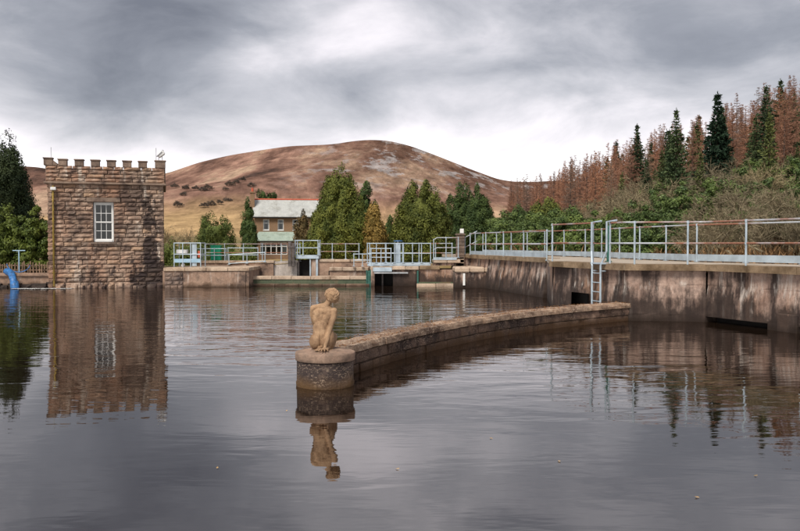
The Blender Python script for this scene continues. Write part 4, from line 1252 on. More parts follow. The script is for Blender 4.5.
# foam line drifting from the outfall along the bank
V = []; T = []
for k in range(1500):
    t_ = rr_.random() ** .8; x = -17.7 + 2.6 * t_; y = 36.55 + .18 * t_ + rr_.gauss(0, .09) + .05 * math.sin(t_ * 14); rr = rr_.uniform(.02, .06) * (1.1 - t_ * .7)
    i = len(V); a_ = rr_.uniform(0, 6)
    for q_ in range(4): V.append((x + 1.6 * rr * math.cos(a_ + q_ * 1.57), y + rr * math.sin(a_ + q_ * 1.57), .006 + .012 * rr_.random()))
    T.append((i, i + 1, i + 2, i + 3))
tag(link(bpy.data.objects.new('foam', np_mesh('foam', V, T, plain('white_foam', (.78, .78, .76), .8)))), 'line of white foam on the water from the hose to the tower', 'foam', kind='stuff')


# ------------------------------------------------------------------ house
def make_house():
    root = empty('house', (-20.7, 114, -.2), R(9), 'brown two-storey house with pale slate roof and white sunroom windows', 'house')
    brick, t, b, out = new_mat('brown_brick')
    tcn = t.add('ShaderNodeTexCoord').outputs['Object']
    mp = t.mapping(tcn, rot=(R(90), 0, 0))
    bt = t.add('ShaderNodeTexBrick', inp={'Color1': (.20, .115, .06, 1), 'Color2': (.27, .16, .085, 1), 'Mortar': (.24, .18, .13, 1), 'Scale': 4.0, 'Mortar Size': .02})
    t.l.new(mp, bt.inputs['Vector'])
    t.l.new(t.mix(.5, bt.outputs[0], t.ramp(t.noise(tcn, .8, 5), [(.3, .7), (.7, 1.25)]), 'MULTIPLY'), b.inputs['Base Color']); b.inputs['Roughness'].default_value = .9
    slate = stone_mat('pale_slate', (.36, .37, .36), (.52, .53, .50), stain=(.27, .27, .24), stain_amt=.2, scale=1.4, bump=.3)
    gslate = stone_mat('green_slate', (.27, .34, .29), (.38, .45, .38), stain=(.22, .26, .21), stain_amt=.1, scale=1.4, bump=.3)
    dark = plain('painted_interior_shade', (.02, .02, .022), .5)  # near-black backing, paints in the shade of the rooms behind the panes
    glass = glass_mat(); wp = M['white_paint']
    W_, Dp, EV, RD = 9.0, 6.0, 6.3, 8.75
    wins = [(1.2, 2.05, 4.25, 5.78), (3.25, 4.1, 4.25, 5.78), (5.35, 6.2, 4.25, 5.78)]
    us = sorted({0, W_} | {u for w_ in wins for u in w_[:2]}); zs = [0, 4.25, 5.78, EV]
    q = MB()
    for i in range(len(us) - 1):
        for j in range(3):
            if j == 1 and any(abs(us[i] - w_[0]) < 1e-6 for w_ in wins): continue
            q.quad((us[i], 0, zs[j]), (us[i + 1], 0, zs[j]), (us[i + 1], 0, zs[j + 1]), (us[i], 0, zs[j + 1]))
    for u0, u1, z0, z1 in wins:
        q.quad((u0, 0, z0), (u0, 0, z1), (u0, .2, z1), (u0, .2, z0)); q.quad((u1, 0, z1), (u1, 0, z0), (u1, .2, z0), (u1, .2, z1)); q.quad((u0, 0, z0), (u0, .2, z0), (u1, .2, z0), (u1, 0, z0)); q.quad((u0, .2, z1), (u0, 0, z1), (u1, 0, z1), (u1, .2, z1))
    for u in (0, W_): q.poly([(u, 0, 0), (u, Dp, 0), (u, Dp, EV), (u, Dp / 2, RD - .15), (u, 0, EV)])
    q.quad((0, Dp, 0), (W_, Dp, 0), (W_, Dp, EV), (0, Dp, EV))
    q.build('wall', brick, root)
    MB().box(.3, W_ - .3, 1.2, 1.3, .2, EV - .1).build('interior_shade_panel', dark, root)
    rf = MB()
    for s in (0, 1):
        y0, y1 = (-.35, Dp / 2) if s == 0 else (Dp + .35, Dp / 2)
        z0 = EV - .12
        rf.quad((-.25, y0, z0), (W_ + .25, y0, z0), (W_ + .25, y1, RD), (-.25, y1, RD)); rf.quad((-.25, y0, z0 - .12), (W_ + .25, y0, z0 - .12), (W_ + .25, y0, z0), (-.25, y0, z0))
    roof = rf.build('roof', slate, root)
    MB().tube([(-.25, Dp / 2, RD + .03), (W_ + .25, Dp / 2, RD + .03)], .12, 8).build('ridge', M['red_clay'], roof)
    MB().box(-.25, W_ + .25, -.44, -.36, EV - .36, EV - .2, .01).build('gutter', M['black'], roof)
    for u0, u1, z0, z1 in wins:
        fr = MB(); yy = .12
        fr.box(u0, u0 + .09, yy, yy + .06, z0, z1); fr.box(u1 - .09, u1, yy, yy + .06, z0, z1); fr.box(u0 + .09, u1 - .09, yy, yy + .06, z1 - .1, z1); fr.box(u0 + .09, u1 - .09, yy, yy + .06, z0, z0 + .1)
        fr.box(u0 + .09, u1 - .09, yy + .004, yy + .056, z0 + .95, z0 + 1.02); fr.box(u0 - .03, u1 + .03, -.06, .1, z0 - .09, z0)
        wn = fr.build('window', wp, root)
        MB().quad((u0 + .09, yy + .03, z0 + .1), (u1 - .09, yy + .03, z0 + .1), (u1 - .09, yy + .03, z1 - .1), (u0 + .09, yy + .03, z1 - .1)).build('pane', glass, wn)
        for a_, b_ in ((u0 + .05, u0 + .26), (u1 - .26, u1 - .05)):
            MB().quad((a_, .3, z0), (b_, .3, z0), (b_, .3, z1), (a_, .3, z1)).build('curtain', plain('white_net', (.6, .6, .6), .9), wn)
    # lean-to sunroom
    PJ, ZB, ZT, x0, x1 = 1.6, 2.72, 4.0, -.15, 5.75
    lr = MB(); lr.quad((x0 - .2, -PJ - .25, ZB), (x1 + .2, -PJ - .25, ZB), (x1 - .3, -.01, ZT), (x0 + .75, -.01, ZT)); lr.poly([(x0 - .2, -PJ - .25, ZB), (x0 + .75, -.01, ZT), (x0 - .2, -.01, ZB)]); lr.poly([(x1 + .2, -PJ - .25, ZB), (x1 + .2, -.01, ZB), (x1 - .3, -.01, ZT)])
    lr.quad((x0 - .2, -PJ - .25, ZB - .14), (x1 + .2, -PJ - .25, ZB - .14), (x1 + .2, -PJ - .25, ZB), (x0 - .2, -PJ - .25, ZB))
    lean = lr.build('lean_to_roof', gslate, root)
    MB().box(x0 - .2, x1 + .2, -PJ - .33, -PJ - .26, ZB - .17, ZB - .04).build('gutter', M['black'], lean)
    gx0, gx1, gz0, gz1 = .8, 4.55, .75, 2.5
    sr = MB(); sr.box(x0, gx0, -PJ, -PJ + .2, 0, ZB - .02); sr.box(gx1, x1, -PJ, -PJ + .2, 0, ZB - .02); sr.box(gx0, gx1, -PJ, -PJ + .2, 0, gz0); sr.box(gx0, gx1, -PJ, -PJ + .2, gz1, ZB - .02)
    sr.box(x0, x0 + .2, -PJ + .2, -.01, 0, ZB - .02); sr.box(x1 - .2, x1, -PJ + .2, -.01, 0, ZB - .02)
    sr.build('sunroom_wall', brick, root)
    fw = MB(); n = 5; cw = (gx1 - gx0) / n
    fw.box(gx0, gx1, -PJ + .02, -PJ + .12, gz1 - .1, gz1 - .001); fw.box(gx0, gx1, -PJ - .03, -PJ + .12, gz0 + .001, gz0 + .1)
    for k in range(n + 1): fw.box(gx0 + cw * k - (.06 if k else 0), gx0 + cw * k + (.06 if k < n else 0), -PJ + .025, -PJ + .11, gz0 + .1, gz1 - .1)
    fw.box(gx0, gx1, -PJ + .03, -PJ + .1, gz0 + 1.12, gz0 + 1.22)
    sw = fw.build('sunroom_window', wp, root)
    for k in range(n):
        a_, b_ = gx0 + cw * k + .061, gx0 + cw * (k + 1) - .061
        for z0, z1 in ((gz0 + .1, gz0 + 1.12), (gz0 + 1.22, gz1 - .1)):
            MB().quad((a_, -PJ + .07, z0), (b_, -PJ + .07, z0), (b_, -PJ + .07, z1), (a_, -PJ + .07, z1)).build('pane', glass, sw)
        if k in (0, 4): MB().box(a_, b_, -PJ + .25, -PJ + .27, gz0, gz1).build('blind', M['white_paint'], sw)
        elif k in (1, 3): MB().box(a_, a_ + .2, -PJ + .25, -PJ + .27, gz0, gz1).build('blind', plain('buff_curtain', (.45, .36, .28), .9), sw)
    # chimney on the gable
    ch = MB().box(-.62, -.02, 1.4, 2.3, 0, 9.6, .02).build('chimney', brick, root)
    MB().box(-.72, .08, 1.3, 2.4, 9.6, 9.78, .02).build('chimney_cap', brick, ch)
    for yy in (1.62, 2.08): MB().lathe([(.14, 9.78), (.17, 9.82), (.13, 10.3), (.15, 10.35)], 10, -.32, yy).build('chimney_pot', M['red_clay'], ch)


make_house()


# ------------------------------------------------------------------ trees
def tri_cloud(C, size, rs, up=0.3, aniso=2.2, outward=None, normal=None, jit=.55):
    """one leaf-spray triangle at each point of C; with NORMAL the sprays lie like shingles over their clump"""
    n = len(C)
    s = size * rs.uniform(.6, 1.4, (n, 1))
    if normal is not None:
        nn = normal / (np.linalg.norm(normal, axis=1, keepdims=True) + 1e-9) + rs.normal(0, jit, (n, 3)) * .6
        d = rs.normal(0, 1, (n, 3)); d[:, 2] += up
        e = np.cross(nn, d); e /= np.linalg.norm(e, axis=1, keepdims=True) + 1e-9
        d = np.cross(e, nn); d /= np.linalg.norm(d, axis=1, keepdims=True) + 1e-9
    else:
        d = rs.normal(0, 1, (n, 3)); d[:, 2] += up
        if outward is not None: d = d + outward * 1.1
        d /= np.linalg.norm(d, axis=1, keepdims=True)
        e = np.cross(d, rs.normal(0, 1, (n, 3))); e /= np.linalg.norm(e, axis=1, keepdims=True) + 1e-9
    V = np.stack([C - e * s / aniso, C + e * s / aniso, C + d * s * 1.25], 1).reshape(-1, 3)
    return V, np.arange(3 * n).reshape(-1, 3)


def cat(parts):
    V = []; T = []; o = 0
    for v, t in parts:
        V.append(v); T.append(t + o); o += len(v)
    return np.concatenate(V), np.concatenate(T)


def trunk_mesh(h, r0, mat, rs, bend=.15, n=8):
    b = MB(); k = 9
    pts = [(rs.normal(0, bend) * (i / k) * .3, rs.normal(0, bend) * (i / k) * .3, h * i / k - .3 * (i == 0)) for i in range(k + 1)]
    b.tube(pts, [r0 * (1 - .93 * i / k) * (1.25 if i == 0 else 1) for i in range(k + 1)], n)
    me = bpy.data.meshes.new('trunk'); me.from_pydata(b.v, [], b.f); me.materials.append(mat); me.update()
    return me


def cypress_mesh(h, wd, mat, seed, nclump=260, per=70, leaf=.2, flat=.5, shape=.75, base=.02, lumpy=.16):
    wd *= .88; h *= .95; leaf *= .62; per = int(per * 2.2)
    """dense evergreen: flame-shaped clumps over an uneven envelope"""
    rs = np.random.RandomState(seed)
    lob = rs.uniform(0, 6.28, 6)
    def env(z, a):
        t = np.clip(z, 0, 1)
        rad = np.where(t < .22, .78 + t, 1.0) * (1 - np.clip((t - .22) / .78, 0, 1) ** (1.0 / flat * 1.15)) ** shape
        return rad * (1 + lumpy * np.sin(2 * a + lob[0] + 2.5 * t) + lumpy * .8 * np.sin(3 * a + lob[1] - 5 * t) + .6 * lumpy * np.sin(9 * t + lob[2] + a))
    parts = []
    z = base + (1 - base) * rs.power(1.25, nclump) if False else base + (1 - base) * (1 - np.sqrt(rs.uniform(0, 1, nclump)) * .999)
    a = rs.uniform(0, 6.283, nclump)
    k = rs.uniform(.72, 1.08, nclump)
    R_ = env(z, a) * wd / 2 * k
    C = np.stack([R_ * np.cos(a), R_ * np.sin(a), z * h], 1)
    for i in range(nclump):
        s = rs.uniform(.65, 1.35) * (.24 + .045 * wd)
        q = rs.normal(0, 1, (per, 3)); q /= np.linalg.norm(q, axis=1, keepdims=True)
        nrm = q + np.array([math.cos(a[i]), math.sin(a[i]), .25]) * .5
        q = q * rs.uniform(.55, 1.1, (per, 1)) * np.array([s, s, s * 1.75])
        tip = np.clip(q[:, 2] / (s * 1.75), -1, 1)
        q[:, :2] *= (1 - .45 * np.clip(tip, 0, 1))[:, None]
        P = C[i] + q; P[:, 2] = np.maximum(P[:, 2], .05)
        parts.append(tri_cloud(P, leaf, rs, 1.3, 2.4, normal=nrm))
    # inner mass that blocks the light
    nz, na = 14, 18
    V = []; T = []
    for j in range(nz + 1):
        for q in range(na):
            zz = .03 + .93 * j / nz; aa = 6.283 * q / na
            rr = float(env(np.array(zz), np.array(aa))) * wd / 2 * .66 * rs.uniform(.9, 1.05)
            V.append((rr * math.cos(aa), rr * math.sin(aa), zz * h * .84))
    for j in range(nz):
        for q in range(na):
            a_, b_, c_, d_ = j * na + q, j * na + (q + 1) % na, (j + 1) * na + (q + 1) % na, (j + 1) * na + q
            T += [(a_, b_, c_), (a_, c_, d_)]
    parts.append((np.array(V), np.array(T)))
    V, T = cat(parts)
    return np_mesh('crown', V, T, mat)


def spruce_mesh(h, wd, mat, seed, leaf=.2, dense=1.0, bare=.06, gap=.42, droop=.25):
    rs = np.random.RandomState(seed); parts = []
    z = h * bare
    while z < h * .985:
        t = z / h; L = wd / 2 * (1 - t) ** 1.05 * rs.uniform(.7, 1.2) + .10
        nb = int(rs.randint(6, 10) * (1 if t < .8 else .7))
        a0 = rs.uniform(0, 6.28)
        for k in range(nb):
            a = a0 + 6.283 * k / nb + rs.normal(0, .2); l = L * rs.uniform(.7, 1.15)
            n = max(8, int(26 * l / 1.6 * dense)); u = rs.uniform(.08, 1, n) ** .8
            w_ = rs.normal(0, .13, n) * l * (1.05 - u * .6)
            r_ = u * l
            X = np.stack([r_ * math.cos(a) - w_ * math.sin(a), r_ * math.sin(a) + w_ * math.cos(a),
                          z + (.28 - .5 * t) * 0 + r_ * (.30 * t - droop) + .16 * r_ * u - np.abs(rs.normal(0, .05, n)) * (1 + 0 * u)], 1)
            out = np.tile(np.array([math.cos(a), math.sin(a), -.15]), (n, 1)) * .9
            parts.append(tri_cloud(X, leaf, rs, -.1, 2.6, out))
        z += gap * rs.uniform(.75, 1.25) * (1 - .35 * t)
    n = 14; X = np.zeros((n, 3)); X[:, 2] = h * np.linspace(.95, 1.0, n); parts.append(tri_cloud(X, leaf * .8, rs, 2.0, 3.5))
    V, T = cat(parts)
    return np_mesh('crown', V, T, mat)


def needle(P0, P1, w, rs):
    """thin triangles from P0 to P1"""
    d = P1 - P0; e = np.cross(d, rs.normal(0, 1, d.shape)); e /= np.linalg.norm(e, axis=1, keepdims=True) + 1e-9
    w = np.asarray(w).reshape(-1, 1)
    V = np.stack([P0 - e * w, P0 + e * w, P1], 1).reshape(-1, 3)
    return V, np.arange(len(V)).reshape(-1, 3)


def larch_mesh(h, wd, mat, seed, tw=.014, twigs=26):
    """leafless larch: whorls of fine upswept branches hung with twigs"""
    rs = np.random.RandomState(seed); parts = []
    z = h * .10
    while z < h * .985:
        t = z / h; L = wd / 2 * (1 - t) ** .95 * rs.uniform(.55, 1.2) + .10
        nb = rs.randint(4, 7) if t < .85 else 3
        for k in range(nb):
            a = rs.uniform(0, 6.28); l = L * rs.uniform(.65, 1.15); rise = rs.uniform(-.05, .45) * (0.4 + t)
            p0 = np.array([[0, 0, z]]); p1 = np.array([[l * math.cos(a), l * math.sin(a), z + rise * l]])
            parts.append(needle(p0, p1, [.028], rs)); parts.append(needle(p0, p1, [.028], rs))
            n = int(twigs * (.35 + l / 2.2)); u = rs.uniform(.12, 1, (n, 1))
            b = p0 + (p1 - p0) * u
            d = rs.normal(0, 1, (n, 3)); d[:, 2] -= .25; d += np.array([math.cos(a), math.sin(a), .1]) * .8
            d /= np.linalg.norm(d, axis=1, keepdims=True)
            ln = rs.uniform(.18, .55, (n, 1)) * (.5 + .7 * (1 - t))
            parts.append(needle(b, b + d * ln, np.full(n, tw), rs))
        z += rs.uniform(.2, .38)
    V, T = cat(parts)
    return np_mesh('crown', V, T, mat)


def scrub_mesh(h, wd, mat, seed, stems=9, depth=4, tw=.012):
    """leafless bush or small tree of forking stems"""
    rs = np.random.RandomState(seed); parts = []
    cur = []
    for k in range(stems):
        a = rs.uniform(0, 6.28); lean = rs.uniform(.1, .75)
        d = np.array([math.cos(a) * lean, math.sin(a) * lean, 1.0]); d /= np.linalg.norm(d)
        cur.append((np.array([rs.normal(0, .12) * wd * .3, rs.normal(0, .12) * wd * .3, -.1]), d, h * rs.uniform(.3, .45), .05 * h / 4))
    for lev in range(depth):
        nxt = []
        P0 = []; P1 = []; W_ = []
        for p_, d, l, r_ in cur:
            e = p_ + d * l; P0.append(p_); P1.append(e + d * l * .25); W_.append(r_)
            for k in range(rs.randint(3, 5) if lev < depth - 2 else rs.randint(4, 7)):
                dd = d + rs.normal(0, .5, 3); dd[2] += .1 - .12 * lev; dd /= np.linalg.norm(dd)
                nxt.append((p_ + d * l * rs.uniform(.45, 1.0), dd, l * rs.uniform(.5, .8), max(tw, r_ * .5)))
        parts.append(needle(np.array(P0), np.array(P1), W_, rs)); parts.append(needle(np.array(P0), np.array(P1), W_, rs))
        cur = nxt
        if len(cur) > 5200: cur = [cur[i] for i in rs.choice(len(cur), 5200, replace=False)]
    P0 = np.array([c[0] for c in cur]); P1 = np.array([c[0] + c[1] * c[2] * 1.2 for c in cur])
    parts.append(needle(P0, P1, np.full(len(P0), tw), rs))
    V, T = cat(parts)
    return np_mesh('crown', V, T, mat)


def shrub_mesh(h, wd, mat, seed, nclump=90, per=70, leaf=.16):
    leaf *= .6; per = int(per * 2)
    """broad-leaved evergreen bush"""
    rs = np.random.RandomState(seed); parts = []
    for i in range(nclump):
        a = rs.uniform(0, 6.28); e = np.arcsin(rs.uniform(0, 1)); k = rs.uniform(.6, 1.05) * (1 + .22 * math.sin(3 * a + seed))
        c = np.array([math.cos(a) * math.cos(e) * wd / 2 * k, math.sin(a) * math.cos(e) * wd / 2 * k, h * (.12 + .78 * math.sin(e) * k)])
        s = wd * .075 * rs.uniform(.7, 1.3)
        q = rs.normal(0, 1, (per, 3)); q /= np.linalg.norm(q, axis=1, keepdims=True); q *= s * rs.uniform(.5, 1.15, (per, 1)); q[:, 2] *= .75
        P = c + q; P[:, 2] = np.maximum(P[:, 2], .03)
        parts.append(tri_cloud(P, leaf, rs, .2, 1.9, normal=q / s + np.array([0, 0, .3])))
    V, T = cat(parts)
    return np_mesh('crown', V, T, mat)


def tree(name, label, category, crown, trunk, loc, rz=0.0, s=1.0, sz=1.0, group=None):
    root = empty(name, loc, rz, label, category, group)
    root.scale = (s, s, s * sz)
    if trunk: link(bpy.data.objects.new('trunk', trunk), root)
    link(bpy.data.objects.new('crown', crown), root)
    return root


RS = np.random.RandomState(77)
m_cyp = leaf_mat('cypress_foliage', (.020, .038, .008), (.19, .205, .042), .75, .12)
m_cyp2 = leaf_mat('deep_cypress_foliage', (.016, .038, .013), (.095, .135, .036), .9, .12)
m_gold = leaf_mat('browning_cypress_foliage', (.12, .09, .02), (.40, .26, .075), .6, .1)
m_hedge = leaf_mat('clipped_hedge_foliage', (.028, .05, .012), (.15, .18, .045), 1.2, .15)
m_laurel = leaf_mat('laurel_leaves', (.020, .042, .008), (.15, .185, .035), 1.1, .1, .5)
m_dark = leaf_mat('dark_conifer_foliage', (.010, .022, .012), (.055, .075, .028), .8, .15)
m_spruce = leaf_mat('spruce_needles', (.014, .032, .015), (.075, .105, .045), .7, .3)
m_pine = leaf_mat('light_pine_needles', (.035, .050, .018), (.13, .15, .05), .6, .25)
m_larch = leaf_mat('larch_twigs', (.18, .082, .054), (.46, .25, .165), .35, .28, .85)
m_larch2 = leaf_mat('dark_larch_twigs', (.16, .075, .05), (.36, .20, .135), .35, .25, .85)
m_larch3 = leaf_mat('greyish_larch_twigs', (.15, .10, .075), (.36, .25, .19), .35, .25, .85)
m_scrub = leaf_mat('grey_scrub_twigs', (.13, .105, .065), (.34, .285, .185), .4, .3, .85)
m_rhodo = leaf_mat('rhododendron_leaves', (.020, .046, .014), (.14, .19, .055), .9, .25, .5)
m_yel = leaf_mat('yellow_green_shrub', (.10, .12, .02), (.30, .32, .07), 1.2, .1)
m_brush = leaf_mat('distant_bare_thicket', (.075, .06, .05), (.15, .115, .09), .3, .2)
dt = trunk_mesh(4.0, .22, M['bark'], RS)


def gz(x, y): return ground_z(x, y) - .08


# big cypresses behind the works
def lone(name, label, cat_, px, d, top, wpx, mat, seed, **kw):
    x = wx(px, d); z0 = gz(x, d); h = wz(top, d) - z0; w_ = wpx / F * d
    me = cypress_mesh(h, w_, mat, seed, **kw)
    return tree(name, label, cat_, me, trunk_mesh(h * .8, .25, M['bark'], RS), (x, d, z0))


lone('cypress_tree', 'huge dense green cypress beside the house, the broadest of the conifers', 'tree', 340, 80, 166, 70, m_cyp, 1, nclump=420, per=80, leaf=.23, flat=.74, shape=.66, lumpy=.10)
lone('cypress_tree', 'dense rounded green cypress standing behind the sluice bay railing', 'tree', 421, 80, 177, 66, m_cyp, 2, nclump=400, per=80, leaf=.23, flat=.62, shape=.6, lumpy=.09)
lone('cypress_tree', 'darker pointed cypress behind the lamp pillar', 'tree', 478, 92, 184, 42, m_cyp2, 3, nclump=260, per=70, leaf=.24, flat=.85, shape=.8)
lone('cypress_tree', 'dark cypress between the rounded cypress and the pointed one, farther back', 'tree', 462, 100, 178, 34, m_cyp2, 4, nclump=240, per=70, leaf=.25, flat=.5, shape=.6)
lone('cypress_tree', 'slim dark cypress tucked behind the broadest conifer', 'tree', 366, 92, 178, 30, m_cyp2, 5, nclump=220, per=70, leaf=.24, flat=.75, shape=.8)
lone('golden_cypress', 'orange-brown dying cypress between the two big green ones', 'tree', 374, 78, 197, 25, m_gold, 6, nclump=170, per=60, leaf=.2, flat=.8, shape=.75)
lone('cypress_tree', 'low dark cypress filling the gap beside the browning tree', 'tree', 392, 86, 214, 22, m_cyp2, 14, nclump=150, per=60, leaf=.22, flat=.6, shape=.7)
lone('clipped_conifer', 'square-topped clipped green conifer beyond the green cabinet', 'tree', 215.5, 70, 213, 35, m_hedge, 7, nclump=230, per=70, leaf=.17, flat=.16, shape=.4, lumpy=.05)
lone('dark_conifer', 'narrow dark evergreen against the house chimney wall', 'tree', 249, 108, 197, 15, m_cyp2, 8, nclump=170, per=60, leaf=.24, flat=.6, shape=.6)
lone('dark_conifer', 'round-headed dark evergreen rising behind the house roof', 'tree', 268, 132, 179, 23, m_cyp2, 9, nclump=220, per=60, leaf=.3, flat=.4, shape=.5)
lone('reddish_shrub', 'reddish brown conifer shrub in front of the house end wall', 'shrub', 303, 98, 207, 17, leaf_mat('russet_conifer', (.05, .05, .018), (.20, .13, .055), .9, .1), 10, nclump=120, per=50, leaf=.22, flat=.6, shape=.7)
for px, d, tp_, wp_, lab in ((303, 92, 237, 16, 'yellow-green bush below the house sunroom'), (314, 88, 240, 13, 'smaller yellow-green bush beside the inlet platform')):
    x = wx(px, d); z0 = gz(x, d); tree('yellow_green_bush', lab, 'shrub', shrub_mesh(wz(tp_, d) - z0, wp_ / F * d, m_yel, int(px), 80, 60, .15), None, (x, d, z0))
# clipped hedge in lengths along the back of the works
for k, (px, d, tp_, wp_) in enumerate(((178, 60, 245, 34), (205, 60, 246, 40), (236, 62, 246, 40))):
    x = wx(px, d); z0 = gz(x, d)
    tree('hedge', 'low dark green garden hedge behind the quay railings', 'hedge', cypress_mesh(wz(tp_, d) - z0, wp_ / F * d, m_hedge, 40 + k, nclump=150, per=50, leaf=.14, flat=.1, shape=.35), None, (x, d, z0), group='garden hedge lengths behind the quay')

# left bank: laurel, dark cypress, spruces
for k, (x, d, h, w_, lab) in enumerate(((-18.4, 39.9, 3.25, 2.9, 'glossy laurel bush touching the tower wall'), (-20.6, 40.2, 3.3, 3.6, 'broad glossy laurel bush above the blue hose'), (-23.4, 40.6, 3.5, 3.4, 'outermost laurel bush of the bank hedge'))):
    tree('laurel_bush', lab, 'shrub', shrub_mesh(h, w_, m_laurel, 60 + k, 190, 80, .13), None, (x, d, .6))
x = wx(9, 52); tree('dark_cypress', 'tall dark tapering cypress behind the laurel bushes', 'tree', cypress_mesh(8.7, 4.1, m_dark, 66, nclump=460, per=80, leaf=.16, flat=.95, shape=.8, lumpy=.03), trunk_mesh(6, .25, M['bark'], RS), (x, 52, .6))
me = spruce_mesh(13.2, 5.4, m_spruce, 67, .24, 1.2)
tree('spruce_tree', 'loose-branched spruce beside the dark cypress, partly hidden by it', 'tree', me, trunk_mesh(13, .2, M['bark'], RS), (wx(-38, 47), 47, .6))
# bare trees between tower and clipped conifer
for k, (px, d, h, lab) in enumerate(((172, 85, 5.2, 'leafless grey tree just past the tower corner'), (186, 110, 5.0, 'leafless grey tree in the straw field beyond the cage'))):
    x = wx(px, d); tree('bare_tree', lab, 'tree', scrub_mesh(h, h * .8, m_scrub, 90 + k, 4, 4, .014), trunk_mesh(h * .6, .1, M['pale_bark'], RS), (x, d, gz(x, d)))

# thickets scattered over the hillside pasture
th = [shrub_mesh(5.0, 8.0, m_brush, 120 + k, 90, 60, .3) for k in range(3)]
for k, (px, py) in enumerate(((186, 189), (196, 190), (203, 191), (208, 190), (230, 186), (237, 183), (243, 180), (226, 190), (212, 205), (220, 203), (228, 201), (205, 207), (184, 196), (175, 187), (252, 186), (178, 206))):
    # walk along the sight line until it meets the slope
    for d in range(240, 1090, 5):
        x = wx(px, d)
        if hill_z(x, d) >= wz(py, d): break
    s_ = (.62 + .4 * RS.rand()) * (d / 620)
    tree('hill_thicket', 'dark bare thicket on the hillside pasture', 'thicket', th[k % 3], None, (x, d, hill_z(x, d) - .6), RS.uniform(0, 6.28), s_, .8, 'thickets on the hillside')

# ---- plantation on the slope beyond the walkway
larch = [(larch_mesh(14, 6.4, (m_larch, m_larch2, m_larch, m_larch3, m_larch, m_larch2)[k], 200 + k, .0155, 40), trunk_mesh(13.8, .16, M['larch_bark'], RS)) for k in range(6)]
spru = [(spruce_mesh(13, 6.0, m_spruce, 220 + k, .22, 1.25), trunk_mesh(12.5, .16, M['bark'], RS)) for k in range(4)]
pine = [(spruce_mesh(11, 4.4, m_pine, 230 + k, .26, .8, .1, .55, .02), trunk_mesh(10.5, .15, M['bark'], RS)) for k in range(3)]
rp = random.Random(5)
spots = []


def ok(x, y, r_):
    for a_, b_, c_ in spots:
        if (a_ - x) ** 2 + (b_ - y) ** 2 < (r_ + c_) ** 2 * .25: return False
    return True


# single trees that stand out
x, d = wx(716, 74), 74
tree('spruce_tree', 'tall dark full spruce standing out in front of the bare larches', 'tree', spruce_mesh(10.7, 5.0, leaf_mat('blue_green_spruce', (.006, .020, .012), (.028, .055, .028), .7, .05), 240, .25, 1.5, .04, .36, .2), trunk_mesh(10.4, .2, M['bark'], RS), (x, d, gz(x, d)), 0, 1, 1)
spots.append((x, d, 4.5))
nl = 0; tries = 0
while nl < 330 and tries < 60000:
    tries += 1
    px = rp.uniform(496, 640) if rp.random() < .5 else rp.uniform(610, 850); y = rp.uniform(62, 215 if px < 600 else 150)
    x = wx(px, y)
    zb, s_ = bank_z(x, y)
    if zb is None or s_ < 2.5: continue
    if y < 75 and abs(x - y * .395) < 3.4: continue        # clearing before the full spruce
    if s_ < 7 and y < 90: continue
    if not ok(x, y, 1.9 + y / 160): continue
    # trees at the foot of the slope are younger
    h = rp.uniform(11.5, 16.5)
    room = CAM_H - gz(x, y) + y * (.072 + .385 * max(0, x / y - .125))     # the plantation was felled and replanted: younger stock up the slope
    h = min(h, room * rp.uniform(.84, 1.04))
    if h < 5.5: continue
    spots.append((x, y, 1.9 + y / 160)); nl += 1
    kk = rp.random() * (.815 if px < 600 else 1)
    if kk < .82:
        c_, t_ = larch[rp.randrange(6)]; tree('larch_tree', 'bare russet larch in the plantation on the slope', 'tree', c_, t_, (x, y, gz(x, y)), rp.uniform(0, 6.28), h / 14, 1, 'larches in the plantation')
    elif kk < .915:
        c_, t_ = spru[rp.randrange(4)]; tree('spruce_tree', 'dark green spruce among the larches on the slope', 'tree', c_, t_, (x, y, gz(x, y)), rp.uniform(0, 6.28), h / 13 * .97, 1, 'spruces in the plantation')
    else:
        c_, t_ = pine[rp.randrange(3)]; h *= .85; tree('pine_tree', 'light green young pine along the plantation edge', 'tree', c_, t_, (x, y, gz(x, y)), rp.uniform(0, 6.28), h / 11, 1, 'young pines in the plantation')

# scrub, rhododendron and young conifers between walkway and plantation
sc_m = [scrub_mesh(4.2, 4.2, m_scrub, 260 + k, 8, 4, .012) for k in range(5)]
rh_m = [shrub_mesh(2.7, 3.8, m_rhodo, 270 + k, 130, 70, .15) for k in range(4)]
lx = wx(545, 66)
tree('cypress_tree', 'bright green bushy cypress behind the walkway railing, before the larches', 'tree', cypress_mesh(wz(199, 66) - gz(lx, 66), 3.7, m_cyp, 281, nclump=260, per=70, leaf=.18, flat=.5, shape=.6), trunk_mesh(4, .15, M['bark'], RS), (lx, 66, gz(lx, 66)))
lx = wx(518, 70)
tree('cypress_tree', 'mid green cypress next to the bright bushy one behind the railing', 'tree', cypress_mesh(wz(207, 70) - gz(lx, 70), 3.2, m_cyp2, 282, nclump=220, per=70, leaf=.18, flat=.6, shape=.7), trunk_mesh(4, .15, M['bark'], RS), (lx, 70, gz(lx, 70)))
n = 0; tries = 0; sp2 = []
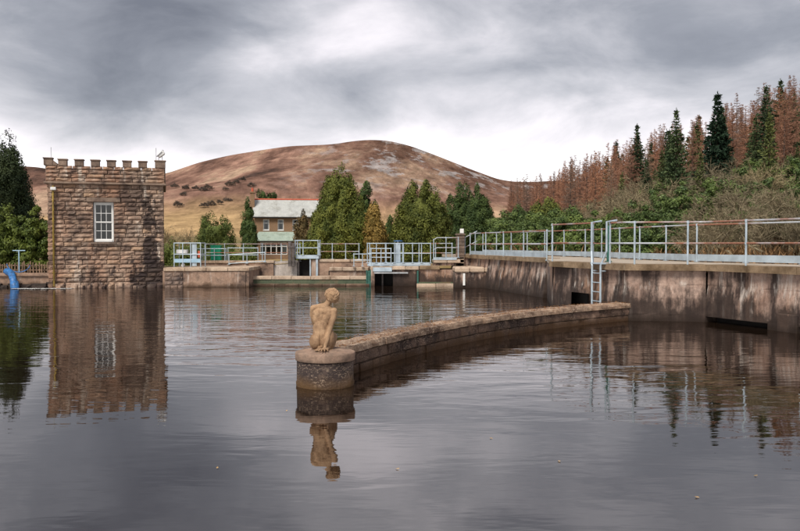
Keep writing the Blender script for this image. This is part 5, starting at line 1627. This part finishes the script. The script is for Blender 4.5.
while n < 165 and tries < 20000:
    tries += 1
    px = rp.uniform(500, 850); y = rp.uniform(24, 84); x = wx(px, y)
    zb, s_ = bank_z(x, y)
    if zb is None or s_ < 1.6 or s_ > 26: continue
    if any((a_ - x) ** 2 + (b_ - y) ** 2 < 2.4 for a_, b_ in sp2): continue
    k = rp.random(); sc_ = rp.uniform(.45, 1.15) * (.35 + y / 85)
    if px < 580 and k < .3: k = .5
    if y < 36 and .40 < k < .86 and rp.random() < .15: k = .2
    if px < 610 and k > .86: k = .6
    if abs(x - y * .395) < 2.4 and 46 < y < 74: continue
    sp2.append((x, y)); n += 1; loc = (x, y, gz(x, y)); rz = rp.uniform(0, 6.28)
    if k < .40: tree('bare_scrub', 'leafless grey-brown scrub willow on the bank behind the walkway', 'shrub', sc_m[rp.randrange(5)], None, loc, rz, sc_, 1, 'bare scrub on the bank')
    elif k < .86: tree('rhododendron_bush', 'dark leafy rhododendron bush on the bank behind the walkway', 'shrub', rh_m[rp.randrange(4)], None, loc, rz, sc_, 1, 'rhododendrons on the bank')
    elif k < .94: c_, t_ = pine[rp.randrange(3)]; tree('pine_tree', 'small light green pine among the scrub on the bank', 'tree', c_, t_, loc, rz, .5 * sc_, 1, 'small pines on the bank')
    else: c_, t_ = spru[rp.randrange(4)]; tree('spruce_tree', 'small dark spruce among the scrub on the bank', 'tree', c_, t_, loc, rz, .55 * sc_, 1, 'small spruces on the bank')

# a few fallen leaves afloat
lf = MB().poly([(-.035, 0, 0), (-.01, -.022, .004), (.03, -.012, .002), (.045, .004, .008), (.012, .024, .004)]).build('floating_leaf', leaf_mat('pale_fallen_leaf', (.30, .17, .06), (.55, .40, .20), 3, .3))
for k, (px, py) in enumerate(((397, 471), (286, 412), (492, 440), (600, 404), (560, 463), (758, 478), (216, 470), (700, 500))):
    d = CAM_H * F / (py - 244)
    o = lf if k == 0 else link(lf.copy())
    o.location = (wx(px, d), d, .004); o.rotation_euler = (0, 0, k * 1.3); o.scale = (.5, .5, 1)
    tag(o, 'small dead leaf floating on the open water', 'leaf', 'leaves afloat on the water')

# dead bracken and rough grass covering the bank
rb = np.random.RandomState(9); P0 = []; P1 = []; WD = []
for k in range(60000):
    y = rb.uniform(14, 95); x = rb.uniform(6, 60)
    zb, s_ = bank_z(x, y)
    if zb is None or s_ < .5 or s_ > 30 or x / y > .62: continue
    if math.sin(x * .9) * math.cos(y * .55) + rb.normal(0, .5) < -.15: continue
    n_ = 7; a_ = rb.uniform(0, 6.28, n_); l_ = rb.uniform(.25, .75, n_) * (.8 + y / 120)
    b0 = np.tile([x, y, ground_z(x, y) - .05], (n_, 1)) + rb.normal(0, .12, (n_, 3)) * [1, 1, 0]
    P0.append(b0); P1.append(b0 + np.stack([np.cos(a_) * l_ * .8, np.sin(a_) * l_ * .8, l_ * rb.uniform(.35, 1.0, n_)], 1)); WD.append(np.full(n_, .05))
    if len(P0) > 6500: break
V, T = needle(np.concatenate(P0), np.concatenate(P1), np.concatenate(WD), rb)
tag(link(bpy.data.objects.new('bracken', np_mesh('bracken', V, T, leaf_mat('dead_bracken', (.10, .055, .025), (.34, .205, .10), .5, 0, .9)))), 'dead brown bracken and rough grass covering the bank', 'bracken', kind='stuff')
